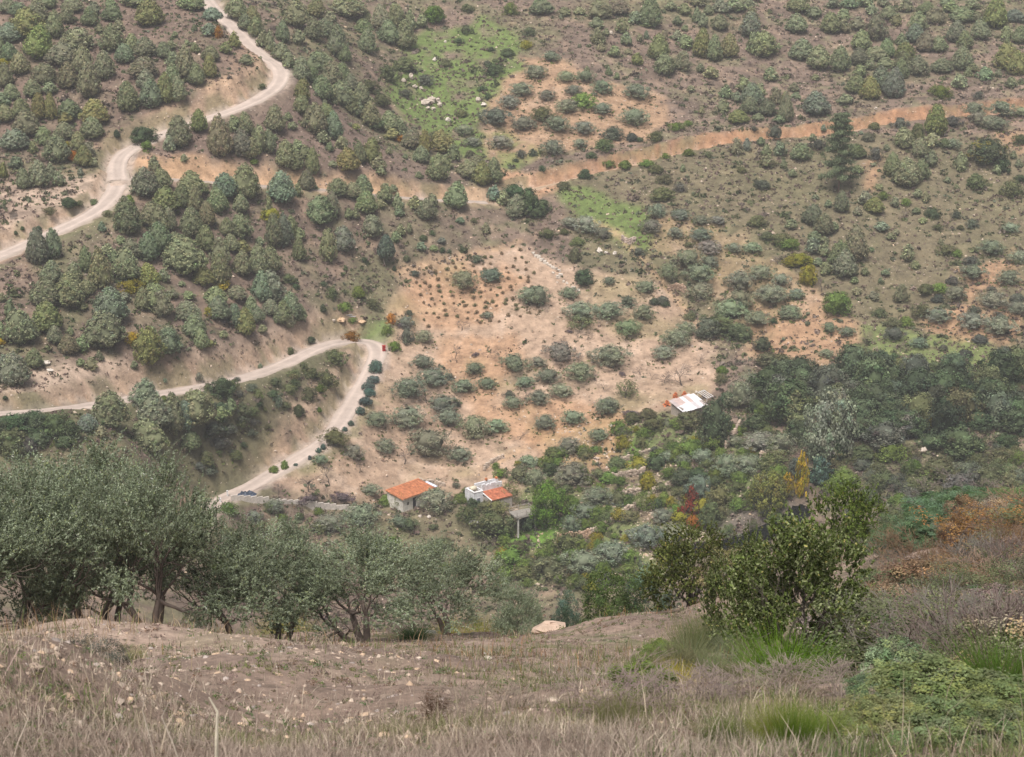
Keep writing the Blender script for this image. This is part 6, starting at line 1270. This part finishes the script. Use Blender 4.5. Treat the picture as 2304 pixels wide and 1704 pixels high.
# grass, dry stalks and small plants of the near slope
def xy_near(n, seed, dlo=5.6, dhi=54, pw=1.7):
    rs = np.random.RandomState(seed); u = rs.uniform(size=n); D = (dlo ** (1 - pw) + u * (dhi ** (1 - pw) - dlo ** (1 - pw))) ** (1 / (1 - pw))
    x = rs.uniform(-1, 1, n) * (D * .285 + 1.0); return x, D, rs
def blades(name, n, seed, hr, wd, palette, dens, lean=.35, dhi=54, pw=1.7, clump=True):
    x, y, rs = xy_near(n, seed, dhi=dhi, pw=pw)
    if clump: x = x + rs.normal(size=n) * .03; g = vnoise(x * 5, y * 5, seed)
    k = rs.uniform(size=n) < dens(x, y, rs); x = x[k]; y = y[k]; n = len(x)
    h = rs.uniform(*hr, n) * (1 + .35 * fbm(x, y, 1.6, 2, seed + 3)); z = nz(x, y) + CAMZ - .01
    a = rs.uniform(0, 6.283, n); l = np.abs(rs.normal(size=n)) * lean; d1 = unit(np.stack([np.cos(a) * l, np.sin(a) * l, np.ones(n)], 1)); d2 = unit(d1 + np.stack([np.cos(a) * l, np.sin(a) * l, -.15 * np.ones(n)], 1) * 1.0)
    p0 = np.stack([x, y, z], 1); p1 = p0 + d1 * h[:, None] * .55; p2 = p1 + d2 * h[:, None] * .5; b = rs.uniform(0, 6.283, n)
    s = np.stack([np.cos(b), np.sin(b), 0 * b], 1) * wd * rs.uniform(.6, 1.4, n)[:, None] * (1 + y / 30)[:, None]
    V = np.stack([p0 - s, p0 + s, p1 - s * .7, p1 + s * .7, p2], 1).reshape(-1, 3); o = np.arange(n)[:, None] * 5
    F = np.concatenate([o + [0, 1, 3], o + [0, 3, 2], o + [2, 3, 4]], 0)
    pal = np.array(palette); m = np.clip((fbm(x, y, 2.5, 3, seed + 7) * 1.1 + .5) * len(pal) + rs.normal(size=n) * .9, 0, len(pal) - 1).astype(int)
    T = np.clip(pal[m] * (1 + .18 * rs.normal(size=(n, 1))), .02, .8)
    tag(link(name, mesh_np(name, V, F, np.repeat(T, 5, 0), M_LEAF), color=(1, 1, 1)), kind='stuff')
mound = lambda x, y: np.exp(-((x + 6) / 3.8) ** 2 - ((y - 24) / 6.5) ** 2)
rgt = lambda x, y: sstep(-.02, .10, x / y)
blades('dry_grass', 150000, 201, (.04, .17), .0017, [(.35,.285,.235), (.39,.33,.27), (.50,.43,.34), (.29,.225,.19), (.46,.39,.29), (.24,.22,.14), (.19,.20,.09)], lambda x, y, rs: np.clip(.55 + 1.5 * fbm(x, y, 1.8, 3, 40) + .3 * rgt(x, y) + .35 * sstep(11, 8, y), .03, 1) * (1 - .85 * mound(x, y)) * (1 - .85 * sstep(.145, .185, x / y)), .5, pw=1.9)
blades('green_grass', 60000, 202, (.03, .13), .0022, [(.13,.19,.05), (.16,.20,.075), (.12,.17,.07), (.19,.21,.09)], lambda x, y, rs: sstep(-.1, .3, fbm(x, y, 2.2, 3, 60) + .15 * rgt(x, y)) * (1 - .7 * mound(x, y)), .5, pw=1.8)
blades('tall_dry_grass', 2600, 203, (.16, .40), .0024, [(.44,.37,.28), (.38,.31,.24), (.34,.26,.23)], lambda x, y, rs: np.clip(.35 + 1.0 * fbm(x, y, 1.5, 3, 80), 0, 1) * (1 - sstep(9, 15, y)) * (1 - .8 * sstep(.145, .185, x / y)), .28, dhi=16, pw=1.5)
ns = xy_near(38000, 204, pw=1.35)
stones('hillside_stones', 0, 0, lambda x, y, rs: (y > 9) & (rs.uniform(size=len(x)) < np.clip(.35 + .8 * fbm(x, y, 2.4, 3, 33) + .7 * mound(x, y) - .3 * rgt(x, y), .03, 1)), (.006, .045), [(.38,.30,.24), (.44,.36,.29), (.36,.28,.22), (.46,.34,.24), (.34,.29,.26)], zf=nz, xy=ns)
def clumps_near(name, n, seed, palette, dens):
    x, y, rs = xy_near(n, seed, pw=1.2); k = rs.uniform(size=n) < dens(x, y); x = x[k]; y = y[k]; n = len(x); nl = 22
    r = rs.uniform(.015, .05, n) * (.6 + y / 16); kk = np.repeat(np.arange(n), nl); m = len(kk); d = unit(rs.normal(size=(m, 3))); d[:, 2] = np.abs(d[:, 2]) * .7
    c = np.stack([x, y, nz(x, y) + CAMZ], 1)[kk] + d * (r[kk] * rs.uniform(.2, 1, m))[:, None]; pal = np.array(palette); T = pal[rs.randint(0, len(pal), n)][kk] * np.clip(1 + .2 * rs.normal(size=(m, 1)), .4, 2)
    tag(link(name, mesh_np(name, *leafquads(c, unit(d + .6 * rs.normal(size=(m, 3))), r[kk] * .24, r[kk] * .07, rs, T), M_LEAF), color=(1, 1, 1)), kind='stuff')
blades('ledge_grass', 50000, 205, (.12, .38), .0026, [(.40,.32,.22), (.34,.24,.15), (.16,.19,.07), (.30,.24,.20), (.30,.17,.08)], lambda x, y, rs: sstep(16, 26, y) * sstep(-.05, .35, fbm(x, y, 2.0, 3, 160)), .4, pw=1.1)
clumps_near('ground_herbs', 16000, 301, [(.13,.17,.06), (.15,.20,.10), (.11,.15,.07), (.19,.19,.09), (.14,.12,.07)], lambda x, y: np.clip(.3 + fbm(x, y, 2.2, 3, 17), .05, 1))
clumps_near('dry_herbs', 12000, 302, [(.26,.19,.17), (.22,.16,.14), (.30,.23,.18), (.20,.13,.09)], lambda x, y: np.clip(.4 + fbm(x, y, 1.8, 3, 27), .05, 1))
for i, (px, D, top, lab) in enumerate([(493, 6.9, 1572, 'tall pale hooked dry stalk at the bottom edge, the thickest one'), (70, 7.2, 1590, 'thin pale dry stalk leaning at the bottom edge beside the mound'), (326, 7.4, 1575, 'thin dry stalk left of the thick hooked one'), (368, 7.1, 1585, 'slightly leaning dry stalk between the thin one and the hooked one')]):
    x, y, z = npos(px, D, 1690); h = float(ray(px, top)[1]) * D + CAMZ - z; mb = MB(); r = .009 if i == 0 else .004; ln = (.02, .12, -.06, -.1)[i]
    mb.tube([(-ln, 0, -.05), (-ln * .4, 0, h * .5), (0, .01, h * .82), (-.03 + .02 * i, .01, h)], [r, r * .85, r * .6, r * .3], 6, (.62,.56,.44) if i == 0 else (.50,.43,.35)); tag(mb.obj('dry_stalk', M_STONE, loc=(x, y, z)), lab, 'stalk')
for i, (px, D, w, lab, fl) in enumerate([(283, 13.2, 17, 'pale stone standing on the lower mound', .9), (515, 19, 22, 'whitish stone where the mound ends', .6), (1237, 50, 80, 'wedge-shaped reddish slab on the lip of the ledge', .35), (180, 36, 38, 'flat grey stone at the foot of an olive trunk behind the mound', .35), (265, 28, 22, 'orange-tan stone on the crest of the mound', .6), (682, 11.5, 40, 'tan rock sunk in the dry slope under the middle olives', .8), (770, 41, 18, 'tan stone just before the V-trunk olive', .6), (1098, 27, 16, 'cream stone alone on the bare ledge ground', .7), (95, 9.8, 24, 'orange-tan stone near the leaning stalk', .7), (960, 50, 44, 'flat cream stone behind the dark green leafy clump', .3)]):
    x, y, z = npos(px, D); sc = nscale(D, z); r = w / sc / 2; rs = np.random.RandomState(2000 + i); mb = MB(); vs = []; n_, m_ = 9, 6
    for j in range(m_ + 1):
        for k in range(n_):
            th_ = math.pi * j / m_; ph = 2 * math.pi * k / n_; q = 1 + .15 * rs.normal(); vs.append((r * q * math.sin(th_) * math.cos(ph), r * q * .8 * math.sin(th_) * math.sin(ph), r * fl * (math.cos(th_) + .5) * (1 + .07 * rs.normal())))
    mb.add(vs, [(j * n_ + k, (j + 1) * n_ + k, (j + 1) * n_ + (k + 1) % n_, j * n_ + (k + 1) % n_) for j in range(m_) for k in range(n_)], (.48,.36,.28) if 'tan' in lab or 'reddish' in lab else (.52,.46,.40))
    tag(mb.obj('boulder', M_STONE, loc=(x, y, z)), lab, 'boulder')

# ------------------------------------------------------------------ air
zlo = float(ZF.min()) + CAMZ - 1.5
zhi = max(CAMZ + 3, float(ZF.max()) + CAMZ + 14)
mb = MB(); mb.box((0, 330, (zlo + zhi) / 2), (660, 720, zhi - zlo)); hz = bpy.data.materials.new('haze'); hz.use_nodes = True; nt = hz.node_tree
nt.nodes.remove(nt.nodes['Principled BSDF']); pv = nt.nodes.new('ShaderNodeVolumePrincipled'); pv.inputs['Color'].default_value = (.90, .91, .94, 1); pv.inputs['Density'].default_value = .00024
nt.links.new(pv.outputs[0], nt.nodes['Material Output'].inputs['Volume'])
tag(mb.obj('haze', hz), kind='stuff')
